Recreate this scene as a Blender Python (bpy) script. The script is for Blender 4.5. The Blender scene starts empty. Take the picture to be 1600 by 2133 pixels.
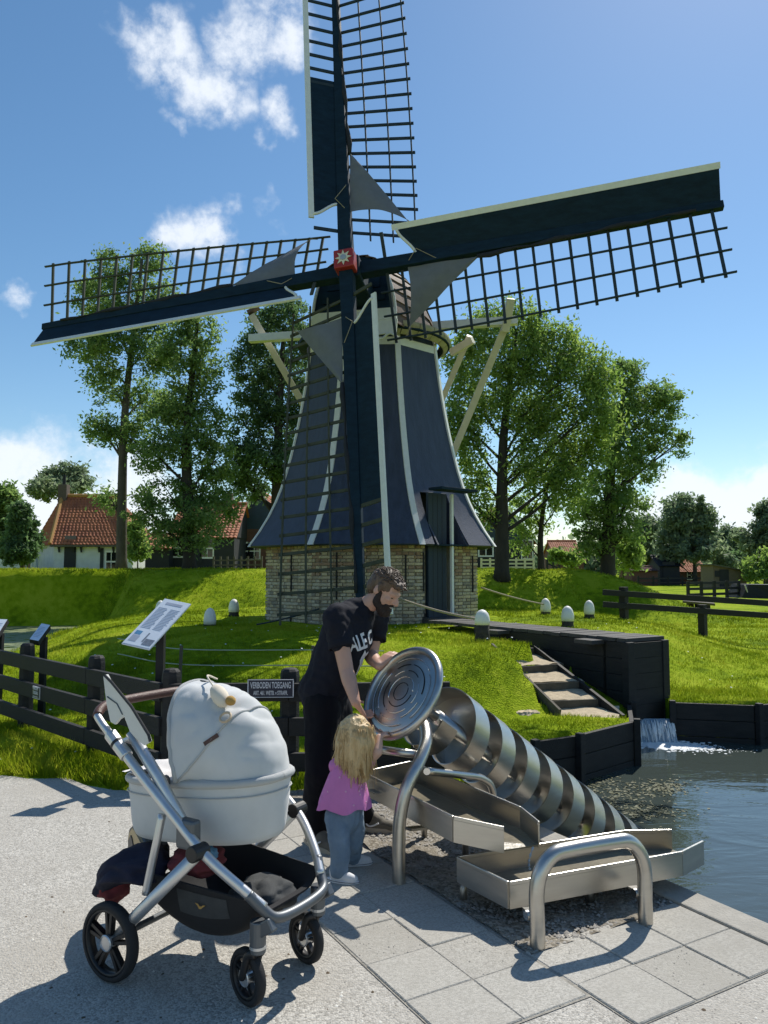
import bpy, bmesh, math, random
import numpy as np
from mathutils import Vector, Matrix, noise
from mathutils.bvhtree import BVHTree
R_ = math.radians
random.seed(7); rng = np.random.default_rng(7)
scene = bpy.context.scene
COL = scene.collection
# ------------------------------------------------------------------ camera
PITCH = math.atan((1185 - 1066.5) / 1600.0)      # horizon sits a little below the middle
EYE = 1.6
cam_d = bpy.data.cameras.new("camera"); cam_d.sensor_fit = 'HORIZONTAL'
cam_d.sensor_width = 36; cam_d.lens = 36; cam_d.clip_start = 0.05; cam_d.clip_end = 3000
cam = bpy.data.objects.new("camera", cam_d); COL.objects.link(cam)
cam.location = (0, 0, EYE); cam.rotation_euler = (math.pi / 2 + PITCH, 0, 0)
scene.camera = cam
# ------------------------------------------------------------------ sky, sun, exposure
SUN_AZ, SUN_EL = R_(31), R_(50)                   # azimuth from straight ahead towards the right
SUNV = Vector((math.sin(SUN_AZ) * math.cos(SUN_EL), math.cos(SUN_AZ) * math.cos(SUN_EL), math.sin(SUN_EL)))
world = bpy.data.worlds.new("World"); scene.world = world; world.use_nodes = True
sun_d = bpy.data.lights.new("sun", 'SUN'); sun_d.energy = 3.3; sun_d.angle = R_(0.53); sun_d.color = (1, .95, .86)
sun = bpy.data.objects.new("sun", sun_d); COL.objects.link(sun)
sun.rotation_euler = (-SUNV).to_track_quat('-Z', 'Y').to_euler(); sun.location = (6, 10, 20)
scene.view_settings.view_transform = 'Standard'; scene.view_settings.look = 'None'
scene.view_settings.exposure = 0.66; scene.view_settings.gamma = 1
cS, sS = math.cos(PITCH), math.sin(PITCH)
def ray(u, v):
    a, b = (u - 800) / 1600, (1066.5 - v) / 1600
    return Vector((a, cS - b * sS, sS + b * cS))
def P(u, v, Y):                                   # the point seen at (u, v) that lies Y metres ahead
    r = ray(u, v); return Vector((0, 0, EYE)) + r * (Y / r.y)
def G(u, v, z=0.0):                               # the point seen at (u, v) that lies at height z
    r = ray(u, v); return Vector((0, 0, EYE)) + r * ((z - EYE) / r.z)

def build_world():
    nt = world.node_tree; N = nt.nodes; L = nt.links; N.clear()
    out = N.new('ShaderNodeOutputWorld'); bg = N.new('ShaderNodeBackground'); bg.inputs[1].default_value = 0.12
    sky = N.new('ShaderNodeTexSky'); sky.sky_type = 'NISHITA'; sky.sun_disc = False
    sky.sun_elevation = SUN_EL; sky.sun_rotation = SUN_AZ; sky.air_density = 1.0; sky.dust_density = 0.22; sky.ozone_density = 2.2
    tc = N.new('ShaderNodeTexCoord')
    def noise_n(scale, detail, rough, vec):
        n = N.new('ShaderNodeTexNoise'); n.inputs['Scale'].default_value = scale; n.inputs['Detail'].default_value = detail
        n.inputs['Roughness'].default_value = rough; L.new(vec, n.inputs['Vector']); return n
    def math_n(op, a, b=None, clamp=False):
        n = N.new('ShaderNodeMath'); n.operation = op; n.use_clamp = clamp
        for i, x in enumerate((a, b)):
            if x is None: continue
            if isinstance(x, (int, float)): n.inputs[i].default_value = x
            else: L.new(x, n.inputs[i])
        return n.outputs[0]
    d0 = tc.outputs['Generated']
    nz = noise_n(5.5, 5, .62, d0)
    sub = N.new('ShaderNodeVectorMath'); sub.operation = 'SUBTRACT'; L.new(nz.outputs['Color'], sub.inputs[0]); sub.inputs[1].default_value = (.5, .5, .5)
    scl = N.new('ShaderNodeVectorMath'); scl.operation = 'SCALE'; L.new(sub.outputs[0], scl.inputs[0]); scl.inputs['Scale'].default_value = .20
    add = N.new('ShaderNodeVectorMath'); add.operation = 'ADD'; L.new(d0, add.inputs[0]); L.new(scl.outputs[0], add.inputs[1])
    # puffs of cloud: (direction, angular radius, amount)
    puffs = [((250, 10), .045, .75), ((310, 60), .06, .9), ((370, 110), .065, .92), ((440, 150), .055, .88), ((480, 200), .04, .75), ((350, 230), .022, .6),
             ((520, 50), .055, .95), ((580, 70), .065, 1.05), ((610, 110), .045, .95), ((490, 10), .04, .8), ((570, 255), .035, .85), ((530, 265), .025, .6),
             ((390, 470), .055, 1.1), ((430, 480), .045, 1), ((340, 480), .04, .95), ((470, 520), .035, .6), ((545, 440), .025, .45), ((590, 470), .02, .4),
             ((1180, 292), .022, .6), ((1105, 235), .01, .4), ((5, 650), .03, .8),
             ((40, 1000), .085, 1.1), ((160, 1005), .08, 1.05), ((-100, 990), .10, 1.1), ((250, 1020), .08, 1.1), ((60, 1060), .12, 1.3), ((200, 1080), .1, 1.2),
             ((1440, 1070), .085, 1.7), ((1530, 1065), .085, 1.7), ((1600, 1080), .10, 1.7), ((1380, 1100), .07, 1.5), ((1700, 1060), .1, 1.2), ((1500, 1110), .08, 1.2)]
    dirs = [(ray(*p).normalized(), r, a) for p, r, a in puffs]
    rr = random.Random(5)
    for i in range(16):                                # the same sort of clouds goes on round the rest of the sky
        az = rr.uniform(R_(45), R_(315)); el = R_(rr.choice([4, 6, 9, 14, 22, 30, 40]))
        c = Vector((math.sin(az) * math.cos(el), math.cos(az) * math.cos(el), math.sin(el)))
        for k in range(3):
            j = Vector((rr.gauss(0, .06), rr.gauss(0, .06), rr.gauss(0, .02)))
            dirs.append(((c + j).normalized(), rr.uniform(.05, .11), rr.uniform(.8, 1.1)))
    acc = None
    for c, r, a in dirs:
        ds = N.new('ShaderNodeVectorMath'); ds.operation = 'DISTANCE'; L.new(add.outputs[0], ds.inputs[0]); ds.inputs[1].default_value = c
        mr = N.new('ShaderNodeMapRange'); mr.interpolation_type = 'SMOOTHSTEP'
        mr.inputs[1].default_value = r * 1.45; mr.inputs[2].default_value = r * .05; mr.inputs[3].default_value = 0; mr.inputs[4].default_value = a
        L.new(ds.outputs['Value'], mr.inputs[0])
        acc = mr.outputs[0] if acc is None else math_n('MAXIMUM', acc, mr.outputs[0])
    nf = noise_n(13, 9, .68, d0)
    m1 = math_n('MULTIPLY', math_n('SUBTRACT', nf.outputs['Fac'], .5), 2.3)
    dens = math_n('ADD', math_n('SUBTRACT', acc, .46), math_n('MULTIPLY', m1, math_n('MULTIPLY', acc, 1.2, True)))
    fac = N.new('ShaderNodeMapRange'); fac.interpolation_type = 'SMOOTHSTEP'; fac.inputs[1].default_value = -.14; fac.inputs[2].default_value = .60; fac.inputs[4].default_value = .9
    L.new(dens, fac.inputs[0])
    mix = N.new('ShaderNodeMixRGB'); L.new(fac.outputs[0], mix.inputs[0]); hsv = N.new('ShaderNodeHueSaturation'); hsv.inputs['Hue'].default_value = .494; hsv.inputs['Saturation'].default_value = 1.16; hsv.inputs['Value'].default_value = .66; L.new(sky.outputs[0], hsv.inputs['Color']); L.new(hsv.outputs[0], mix.inputs[1]); mix.inputs[2].default_value = (5.1, 5.4, 5.8, 1)
    L.new(mix.outputs[0], bg.inputs[0]); L.new(bg.outputs[0], out.inputs[0])
build_world()
# ------------------------------------------------------------------ materials
def nodes_of(m):
    m.use_nodes = True; nt = m.node_tree; return nt, nt.nodes, nt.links, nt.nodes['Principled BSDF']
def M(name, col, rough=.6, metal=0.0, var=.15, scale=6.0, bump=0.0, bscale=80.0, stretch=(1, 1, 1), spec=.5, col2=None, sheen=0, coat=0):
    m = bpy.data.materials.new(name); nt, N, L, b = nodes_of(m)
    b.inputs['Roughness'].default_value = rough; b.inputs['Metallic'].default_value = metal; b.inputs['Specular IOR Level'].default_value = spec
    if sheen: b.inputs['Sheen Weight'].default_value = sheen
    if coat: b.inputs['Coat Weight'].default_value = coat
    tc = N.new('ShaderNodeTexCoord'); mp = N.new('ShaderNodeMapping'); mp.inputs['Scale'].default_value = stretch
    L.new(tc.outputs['Object'], mp.inputs['Vector'])
    n = N.new('ShaderNodeTexNoise'); n.inputs['Scale'].default_value = scale; n.inputs['Detail'].default_value = 6; n.inputs['Roughness'].default_value = .65
    L.new(mp.outputs[0], n.inputs['Vector'])
    cr = N.new('ShaderNodeValToRGB'); cr.color_ramp.elements[0].position = .3; cr.color_ramp.elements[1].position = .7
    c2 = col2 if col2 else [min(1, c * (1 + var)) for c in col]
    c1 = [c * (1 - var) for c in col] if not col2 else col
    cr.color_ramp.elements[0].color = (*c1, 1); cr.color_ramp.elements[1].color = (*c2, 1)
    L.new(n.outputs['Fac'], cr.inputs[0]); L.new(cr.outputs[0], b.inputs['Base Color'])
    rm = N.new('ShaderNodeMapRange'); rm.inputs[3].default_value = max(0, rough - .08); rm.inputs[4].default_value = min(1, rough + .1)
    L.new(n.outputs['Fac'], rm.inputs[0]); L.new(rm.outputs[0], b.inputs['Roughness'])
    if bump:
        n2 = N.new('ShaderNodeTexNoise'); n2.inputs['Scale'].default_value = bscale; n2.inputs['Detail'].default_value = 5; L.new(mp.outputs[0], n2.inputs['Vector'])
        bp = N.new('ShaderNodeBump'); bp.inputs['Strength'].default_value = bump; bp.inputs['Distance'].default_value = .02
        L.new(n2.outputs['Fac'], bp.inputs['Height']); L.new(bp.outputs[0], b.inputs['Normal'])
    return m
def leaf_mat(name, dark, light, trans=.35):
    m = bpy.data.materials.new(name); nt, N, L, b = nodes_of(m)
    at = N.new('ShaderNodeAttribute'); at.attribute_name = 'tone'
    cr = N.new('ShaderNodeValToRGB'); cr.color_ramp.elements[0].color = (*dark, 1); cr.color_ramp.elements[1].color = (*light, 1)
    L.new(at.outputs['Fac'], cr.inputs[0]); L.new(cr.outputs[0], b.inputs['Base Color']); b.inputs['Roughness'].default_value = .6; b.inputs['Specular IOR Level'].default_value = .2
    tr = N.new('ShaderNodeBsdfTranslucent'); hs = N.new('ShaderNodeHueSaturation'); hs.inputs['Saturation'].default_value = 1.15; hs.inputs['Value'].default_value = 1.6
    L.new(cr.outputs[0], hs.inputs['Color']); L.new(hs.outputs[0], tr.inputs[0])
    mx = N.new('ShaderNodeMixShader'); mx.inputs[0].default_value = trans
    L.new(b.outputs[0], mx.inputs[1]); L.new(tr.outputs[0], mx.inputs[2]); L.new(mx.outputs[0], N['Material Output'].inputs[0])
    return m
MT = {}
MT['steel'] = M('brushed_steel', (.52, .50, .46), .30, 1.0, .10, 3, .06, 120, (1, 1, 6))
MT['steel_dark'] = M('dull_steel', (.36, .34, .31), .42, 1.0, .18, 5, .05, 90)
MT['steel_bright'] = M('polished_steel', (.72, .71, .69), .18, 1.0, .05)
MT['alu'] = M('satin_aluminium', (.62, .62, .62), .38, .85, .05)
MT['alu_dark'] = M('grey_metal', (.13, .14, .15), .42, .6, .08)
MT['black_plastic'] = M('black_plastic', (.012, .012, .013), .45, 0, .2)
MT['rubber'] = M('black_rubber', (.018, .018, .019), .8, 0, .2, 30, .2, 200)
MT['fabric_grey'] = M('grey_woven_fabric', (.55, .555, .55), .9, 0, .07, 5, .12, 500, sheen=.3)
MT['fabric_grey2'] = M('grey_woven_fabric_seam', (.44, .445, .44), .9, 0, .06, 3, .3, 260)
MT['fabric_white'] = M('white_fabric', (.72, .70, .70), .9, 0, .05, 6, .15, 300)
MT['fabric_black'] = M('black_mesh_fabric', (.014, .014, .016), .85, 0, .25, 10, .3, 400)
MT['mesh_grey'] = M('grey_mesh_pocket', (.045, .048, .05), .8, 0, .25, 20, .3, 500)
MT['leather'] = M('brown_leather', (.085, .035, .025), .5, 0, .15, 20, .2, 200)
MT['navy_cloth'] = M('navy_cloth', (.012, .014, .035), .9, 0, .3, 8, .2, 200)
MT['red_cloth'] = M('wine_red_cloth', (.17, .03, .035), .9, 0, .3, 8, .2, 200)
MT['tray'] = M('matt_white_tray', (.62, .62, .58), .6, 0, .05)
MT['tan'] = M('tan_leather', (.52, .38, .20), .6, 0, .08)
MT['wood_ring'] = M('pale_wood', (.55, .42, .28), .6, 0, .1)
MT['cream'] = M('cream_plush', (.70, .62, .50), .9, 0, .06)
MT['mustard'] = M('mustard_plush', (.42, .25, .07), .9, 0, .1)
MT['tar_wood'] = M('tarred_wood', (.012, .012, .013), .68, 0, .5, 5, .35, 40, (1, 1, 4), spec=.35, col2=(.028, .027, .026))
MT['weathered'] = M('weathered_plank', (.10, .085, .065), .85, 0, .3, 9, .4, 50)
MT['deck'] = M('deck_plank', (.055, .052, .050), .75, 0, .3, 8, .3, 60)
MT['step_wood'] = M('step_board', (.085, .075, .055), .85, 0, .3, 9, .4, 60)
MT['sand'] = M('trodden_sand', (.46, .38, .26), .95, 0, .25, 14, .5, 90)
MT['mill_blue'] = M('mill_navy_felt', (.036, .048, .082), .58, 0, .30, 2.2, .25, 14, (4, 4, .35), spec=.5)
MT['mill_board'] = M('mill_dark_blue_paint', (.009, .024, .042), .7, 0, .3, 4, .15, 30, (1, 1, 3), spec=.15)
MT['mill_door'] = M('door_blue_paint', (.008, .024, .044), .6, 0, .15, 3, .1, 30)
MT['white_paint'] = M('white_paint', (.74, .74, .70), .5, 0, .06, 10, .08, 50)
MT['cream_paint'] = M('cream_paint', (.66, .62, .48), .55, 0, .08, 6, .08, 50)
MT['skirt'] = M('beige_boards', (.36, .32, .22), .7, 0, .2, 8, .15, 50)
MT['lath'] = M('weathered_sail_lath', (.016, .030, .040), .7, 0, .3, 7, .2, 60)
MT['lath_green'] = M('mossy_sail_lath', (.055, .060, .040), .8, 0, .3, 7, .2, 60)
MT['sailcloth'] = M('grey_sailcloth', (.15, .16, .18), .9, 0, .12, 5, .2, 120)
MT['sailroll'] = M('dark_rolled_cloth', (.02, .022, .028), .9, 0, .3, 12, .3, 60)
MT['shingle'] = M('brown_roof_board', (.135, .085, .062), .75, 0, .25, 5, .2, 50)
MT['red_paint'] = M('red_paint', (.33, .025, .025), .5, 0, .1)
MT['iron'] = M('black_iron', (.012, .012, .013), .6, .3, .2)
MT['mortar'] = M('mortar', (.30, .275, .225), .95, 0, .2, 10, .3, 60)
MT['rope'] = M('hemp_rope', (.34, .29, .20), .9, 0, .2, 60, .4, 200)
MT['rope_wire'] = M('thin_fence_line', (.38, .42, .33), .8, 0, .1)
MT['sign_white'] = M('sign_face', (.62, .68, .76), .35, 0, .03)
MT['sign_navy'] = M('sign_navy', (.012, .014, .035), .4, 0, .1)
MT['sign_letter'] = M('sign_letter', (.58, .58, .62), .5, 0, .05)
MT['sign_blue'] = M('print_blue', (.09, .24, .42), .4, 0, .1)
MT['sign_grey'] = M('print_grey', (.16, .19, .24), .4, 0, .3, 60)
MT['sign_text'] = M('print_text', (.33, .37, .46), .4, 0, .1)
MT['skin'] = M('skin', (.52, .30, .22), .5, 0, .08, 12, .05, 200)
MT['skin_child'] = M('child_skin', (.58, .36, .27), .5, 0, .06, 12)
MT['hair_brown'] = M('brown_hair', (.050, .028, .018), .5, 0, .45, 30, .4, 120, (1, 1, .25), col2=(.16, .10, .06))
MT['beard'] = M('dark_beard', (.022, .012, .009), .7, 0, .4, 60, .5, 200)
MT['hair_blonde'] = M('blonde_hair', (.44, .28, .11), .42, 0, .3, 26, .6, 70, (1, 1, .08), col2=(.76, .56, .30))
MT['shirt_black'] = M('black_cotton', (.012, .013, .021), .9, 0, .2, 4, .15, 300, spec=.25)
MT['trousers'] = M('black_trousers', (.006, .006, .009), .9, 0, .2, 4, .15, 300, spec=.25)
MT['print_white'] = M('white_shirt_print', (.62, .63, .66), .8, 0, .08)
MT['shoe_grey'] = M('grey_suede', (.14, .125, .10), .85, 0, .2, 20, .2, 200)
MT['shoe_sole'] = M('pale_sole', (.42, .36, .28), .7, 0, .1)
MT['shoe_white'] = M('white_canvas', (.68, .69, .72), .8, 0, .06, 20, .1, 300)
MT['pink'] = M('pink_cotton', (.66, .22, .50), .9, 0, .08, 5, .2, 300)
MT['pink_dot'] = M('pale_pink_dot', (.75, .42, .60), .9, 0, .05)
MT['denim'] = M('washed_denim', (.13, .20, .29), .88, 0, .22, 9, .25, 300, col2=(.24, .33, .43))
MT['eye'] = M('eye_dark', (.02, .015, .012), .2)
MT['teeth'] = M('teeth', (.75, .72, .66), .3)
MT['lip'] = M('lip', (.38, .14, .11), .5)
MT['stone'] = M('coping_stone', (.34, .32, .28), .9, 0, .18, 9, .35, 90)
MT['bark'] = M('tree_bark', (.085, .072, .055), .9, 0, .35, 6, .7, 25, (1, 1, .35))
MT['bark_dark'] = M('dark_bark', (.035, .030, .024), .9, 0, .35, 6, .7, 25, (1, 1, .35))
MT['bollard_white'] = M('bollard_white', (.78, .77, .72), .55, 0, .06, 9, .1, 60)
MT['bollard_stump'] = M('bollard_stump', (.045, .038, .030), .9, 0, .5, 14, .5, 40)
MT['housewall'] = M('whitewashed_wall', (.62, .64, .66), .85, 0, .14, 1.5, .15, 20)
MT['housebrick'] = M('house_brick', (.13, .06, .045), .85, 0, .25, 7, .2, 40)
MT['darkboard'] = M('dark_boarding', (.016, .018, .022), .7, 0, .3, 5, .2, 30)
MT['bluegable'] = M('blue_gable', (.018, .038, .065), .6, 0, .2, 4)
MT['tile'] = M('red_pantile', (.30, .085, .035), .75, 0, .3, 1.1, .2, 40, col2=(.46, .16, .06))
MT['tile_moss'] = M('orange_pantile', (.36, .15, .045), .75, 0, .3, 1.1, .2, 40, col2=(.44, .26, .06))
MT['glass'] = M('window_glass', (.01, .012, .015), .05, 0, .1)
MT['chimney'] = M('chimney_brick', (.10, .075, .06), .9, 0, .25, 9)
MT['hut_wood'] = M('hut_boards', (.15, .115, .08), .85, 0, .2, 6, .2, 40)
MT['foam'] = M('white_water', (.82, .85, .86), .6, 0, .05, 30, .5, 60)
MT['joint'] = M('sandy_joint', (.30, .28, .24), .95, 0, .3, 20, .5, 90)
MT['weed'] = M('olive_weed', (.085, .09, .032), .7, 0, .4, 40)
MT['silt'] = M('wet_silt', (.16, .135, .085), .35, 0, .25, 6, .1, 40)
MT['soil'] = M('damp_soil', (.075, .062, .048), .95, 0, .4, 10, .8, 50)
MT['shell'] = M('shell_grit', (.66, .64, .58), .8, 0, .1, 30)
MT['litter'] = M('dry_leaf_litter', (.10, .07, .04), .9, 0, .4, 30)
MT['pebble'] = M('pebble', (.30, .28, .25), .85, 0, .35, 25)
MT['leafA'] = leaf_mat('leaf_green', (.080, .140, .048), (.24, .32, .12), .56)
MT['leafB'] = leaf_mat('leaf_fresh', (.10, .17, .045), (.29, .37, .12), .57)
MT['leafC'] = leaf_mat('leaf_dark', (.055, .10, .045), (.15, .22, .10), .52)
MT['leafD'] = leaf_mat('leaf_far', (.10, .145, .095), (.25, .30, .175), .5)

def grass_like(name, cols, s1=.6, s2=6, bump=0):
    m = bpy.data.materials.new(name); nt, N, L, b = nodes_of(m)
    g = N.new('ShaderNodeNewGeometry')
    n1 = N.new('ShaderNodeTexNoise'); n1.inputs['Scale'].default_value = s1; n1.inputs['Detail'].default_value = 7; n1.inputs['Roughness'].default_value = .7
    L.new(g.outputs['Position'], n1.inputs['Vector'])
    n2 = N.new('ShaderNodeTexNoise'); n2.inputs['Scale'].default_value = s2; n2.inputs['Detail'].default_value = 5; L.new(g.outputs['Position'], n2.inputs['Vector'])
    ad = N.new('ShaderNodeMath'); ad.operation = 'MULTIPLY_ADD'; L.new(n2.outputs['Fac'], ad.inputs[0]); ad.inputs[1].default_value = .5
    sb = N.new('ShaderNodeMath'); sb.operation = 'SUBTRACT'; L.new(n1.outputs['Fac'], sb.inputs[0]); sb.inputs[1].default_value = .25
    L.new(sb.outputs[0], ad.inputs[2])
    cr = N.new('ShaderNodeValToRGB'); e = cr.color_ramp.elements; e[0].position = .36; e[1].position = .64; e[0].color = (*cols[0], 1); e[1].color = (*cols[-1], 1)
    if len(cols) == 3: x = e.new(.5); x.color = (*cols[1], 1)
    L.new(ad.outputs[0], cr.inputs[0]); L.new(cr.outputs[0], b.inputs['Base Color']); b.inputs['Roughness'].default_value = .9; b.inputs['Specular IOR Level'].default_value = .04
    if bump:
        n3 = N.new('ShaderNodeTexNoise'); n3.inputs['Scale'].default_value = 45; n3.inputs['Detail'].default_value = 6; L.new(g.outputs['Position'], n3.inputs['Vector'])
        bp = N.new('ShaderNodeBump'); bp.inputs['Strength'].default_value = bump; bp.inputs['Distance'].default_value = .05; L.new(n3.outputs['Fac'], bp.inputs['Height']); L.new(bp.outputs[0], b.inputs['Normal'])
    return m, nt, N, L, b, cr
GREENS = [(.13, .20, .008), (.29, .40, .010), (.45, .50, .035)]
MT['turf'] = grass_like('turf', [(.12, .19, .006), (.24, .33, .010), (.33, .40, .024)], .5, 5, .8)[0]
m_, nt_, N_, L_, b_, cr_ = grass_like('grass_blade', GREENS, .5, 9)
tr_ = N_.new('ShaderNodeBsdfTranslucent'); L_.new(cr_.outputs[0], tr_.inputs[0]); mx_ = N_.new('ShaderNodeMixShader'); mx_.inputs[0].default_value = .45
g_ = N_.new('ShaderNodeNewGeometry'); va_ = N_.new('ShaderNodeVectorMath'); va_.operation = 'MULTIPLY_ADD'; L_.new(g_.outputs['Normal'], va_.inputs[0]); va_.inputs[1].default_value = (.45, .45, .45); va_.inputs[2].default_value = (0, 0, 1)
vn_ = N_.new('ShaderNodeVectorMath'); vn_.operation = 'NORMALIZE'; L_.new(va_.outputs[0], vn_.inputs[0]); L_.new(vn_.outputs[0], b_.inputs['Normal']); mx_.inputs[0].default_value = .25
L_.new(b_.outputs[0], mx_.inputs[1]); L_.new(tr_.outputs[0], mx_.inputs[2]); L_.new(mx_.outputs[0], N_['Material Output'].inputs[0]); MT['blade'] = m_

def gravel_mat(name, c1, c2, c3, bump=.45, sc=120):
    m = bpy.data.materials.new(name); nt, N, L, b = nodes_of(m); g = N.new('ShaderNodeNewGeometry')
    v = N.new('ShaderNodeTexVoronoi'); v.inputs['Scale'].default_value = sc; L.new(g.outputs['Position'], v.inputs['Vector'])
    cr = N.new('ShaderNodeValToRGB'); e = cr.color_ramp.elements; e[0].color = (*c1, 1); e[1].color = (*c2, 1); e[0].position = .1; e[1].position = .8
    sp = N.new('ShaderNodeSeparateColor'); L.new(v.outputs['Color'], sp.inputs[0]); L.new(sp.outputs[0], cr.inputs[0])
    n = N.new('ShaderNodeTexNoise'); n.inputs['Scale'].default_value = 1.1; n.inputs['Detail'].default_value = 7; n.inputs['Roughness'].default_value = .7; L.new(g.outputs['Position'], n.inputs['Vector'])
    mr = N.new('ShaderNodeMapRange'); mr.inputs[1].default_value = .42; mr.inputs[2].default_value = .62; mr.inputs[4].default_value = .75; L.new(n.outputs['Fac'], mr.inputs[0])
    mx = N.new('ShaderNodeMixRGB'); L.new(mr.outputs[0], mx.inputs[0]); L.new(cr.outputs[0], mx.inputs[1]); mx.inputs[2].default_value = (*c3, 1)
    L.new(mx.outputs[0], b.inputs['Base Color']); b.inputs['Roughness'].default_value = .9; b.inputs['Specular IOR Level'].default_value = .25
    n3 = N.new('ShaderNodeTexNoise'); n3.inputs['Scale'].default_value = 70; n3.inputs['Detail'].default_value = 6; L.new(g.outputs['Position'], n3.inputs['Vector'])
    ad = N.new('ShaderNodeMath'); ad.operation = 'ADD'; L.new(v.outputs['Distance'], ad.inputs[0]); L.new(n3.outputs['Fac'], ad.inputs[1])
    bp = N.new('ShaderNodeBump'); bp.inputs['Strength'].default_value = bump; bp.inputs['Distance'].default_value = .008; bp.invert = True; L.new(ad.outputs[0], bp.inputs['Height']); L.new(bp.outputs[0], b.inputs['Normal'])
    return m
MT['gravel'] = gravel_mat('path_gravel', (.29, .275, .245), (.54, .515, .465), (.385, .362, .32))
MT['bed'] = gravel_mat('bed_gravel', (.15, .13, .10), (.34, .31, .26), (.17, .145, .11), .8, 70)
MT['slab'] = gravel_mat('concrete_slab', (.31, .295, .262), (.45, .43, .385), (.33, .31, .27), .25, 150)
MT['slab2'] = gravel_mat('worn_concrete_slab', (.33, .315, .28), (.47, .45, .405), (.36, .34, .30), .25, 150)

def water_mat(name, col, rough, s, strength, weed=None):
    m = bpy.data.materials.new(name); nt, N, L, b = nodes_of(m); g = N.new('ShaderNodeNewGeometry')
    mp = N.new('ShaderNodeMapping'); mp.inputs['Scale'].default_value = (1, 2.2, 1); mp.inputs['Rotation'].default_value = (0, 0, .5); L.new(g.outputs['Position'], mp.inputs[0])
    b.inputs['Base Color'].default_value = (*col, 1); b.inputs['Roughness'].default_value = rough; b.inputs['IOR'].default_value = 1.33; b.inputs['Specular IOR Level'].default_value = 1.0
    n1 = N.new('ShaderNodeTexNoise'); n1.inputs['Scale'].default_value = s; n1.inputs['Detail'].default_value = 4; n1.inputs['Distortion'].default_value = .8; L.new(mp.outputs[0], n1.inputs['Vector'])
    n2 = N.new('ShaderNodeTexNoise'); n2.inputs['Scale'].default_value = s * 4.5; n2.inputs['Detail'].default_value = 3; L.new(mp.outputs[0], n2.inputs['Vector'])
    ad = N.new('ShaderNodeMath'); ad.operation = 'MULTIPLY_ADD'; L.new(n2.outputs['Fac'], ad.inputs[0]); ad.inputs[1].default_value = .22; L.new(n1.outputs['Fac'], ad.inputs[2])
    bp = N.new('ShaderNodeBump'); bp.inputs['Strength'].default_value = strength; bp.inputs['Distance'].default_value = .05; L.new(ad.outputs[0], bp.inputs['Height']); L.new(bp.outputs[0], b.inputs['Normal'])
    if weed:
        n4 = N.new('ShaderNodeTexNoise'); n4.inputs['Scale'].default_value = weed[1]; n4.inputs['Detail'].default_value = 9; n4.inputs['Roughness'].default_value = .75; L.new(mp.outputs[0], n4.inputs['Vector'])
        mr = N.new('ShaderNodeMapRange'); mr.inputs[1].default_value = weed[2]; mr.inputs[2].default_value = weed[2] + .07; L.new(n4.outputs['Fac'], mr.inputs[0])
        mx = N.new('ShaderNodeMixRGB'); L.new(mr.outputs[0], mx.inputs[0]); mx.inputs[1].default_value = (*col, 1); mx.inputs[2].default_value = (*weed[0], 1); L.new(mx.outputs[0], b.inputs['Base Color'])
        m2 = N.new('ShaderNodeMapRange'); m2.inputs[3].default_value = rough; m2.inputs[4].default_value = .7; L.new(mr.outputs[0], m2.inputs[0]); L.new(m2.outputs[0], b.inputs['Roughness'])
    return m
MT['water'] = water_mat('pond_water', (.052, .066, .058), .015, 1.5, .20, ((.13, .13, .055), 2.6, .635))
MT['weedwater'] = water_mat('duckweed_water', (.03, .045, .02), .1, 2, .1, ((.17, .20, .085), 1.2, .40))
m = bpy.data.materials.new('falling_water'); nt, N, L, b = nodes_of(m); b.inputs['Base Color'].default_value = (.38, .48, .58, 1); b.inputs['Roughness'].default_value = .2
b.inputs['Transmission Weight'].default_value = .2; b.inputs['IOR'].default_value = 1.2; MT['fall'] = m

# ------------------------------------------------------------------ building helpers
ORG = {}                                                # root origin of every thing, so parts can be given in world coordinates
def org(parent):
    return ORG.get(parent.name, Vector((0, 0, 0))) if parent else None
def props(o, label=None, cat=None, group=None, kind=None):
    if label: o['label'] = label
    if cat: o['category'] = cat
    if group: o['group'] = group
    if kind: o['kind'] = kind
    return o
def thing(name, label, cat, loc=(0, 0, 0), rz=0, group=None, local=False):
    o = bpy.data.objects.new(name, None); COL.objects.link(o); o.empty_display_size = .2
    o.location = loc; o.rotation_euler = (0, 0, rz); props(o, label, cat, group)
    ORG[o.name] = Vector((0, 0, 0)) if local else Vector(loc)
    return o
def link(name, me, mat, parent=None, loc=None):
    o = bpy.data.objects.new(name, me); COL.objects.link(o)
    if mat and not me.materials: me.materials.append(MT[mat] if isinstance(mat, str) else mat)
    if parent: o.parent = parent; ORG[o.name] = org(parent)
    if loc is not None: o.location = loc
    return o
def frame_of(d, up=(0, 0, 1)):
    z = Vector(d).normalized(); u = Vector(up)
    if abs(z.dot(u.normalized())) > .98: u = Vector((0, 1, 0)) if abs(z.y) < .9 else Vector((1, 0, 0))
    x = u.cross(z).normalized(); y = z.cross(x); return x, y, z
def spline(pts, n=6):
    pts = [Vector(p) for p in pts]; out = []
    q = [2 * pts[0] - pts[1]] + pts + [2 * pts[-1] - pts[-2]]
    for i in range(1, len(q) - 2):
        for k in range(n):
            t = k / n; a, b_, c, d = q[i - 1], q[i], q[i + 1], q[i + 2]
            out.append(.5 * ((2 * b_) + (c - a) * t + (2 * a - 5 * b_ + 4 * c - d) * t * t + (3 * b_ - a - 3 * c + d) * t ** 3))
    out.append(pts[-1]); return out
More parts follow.
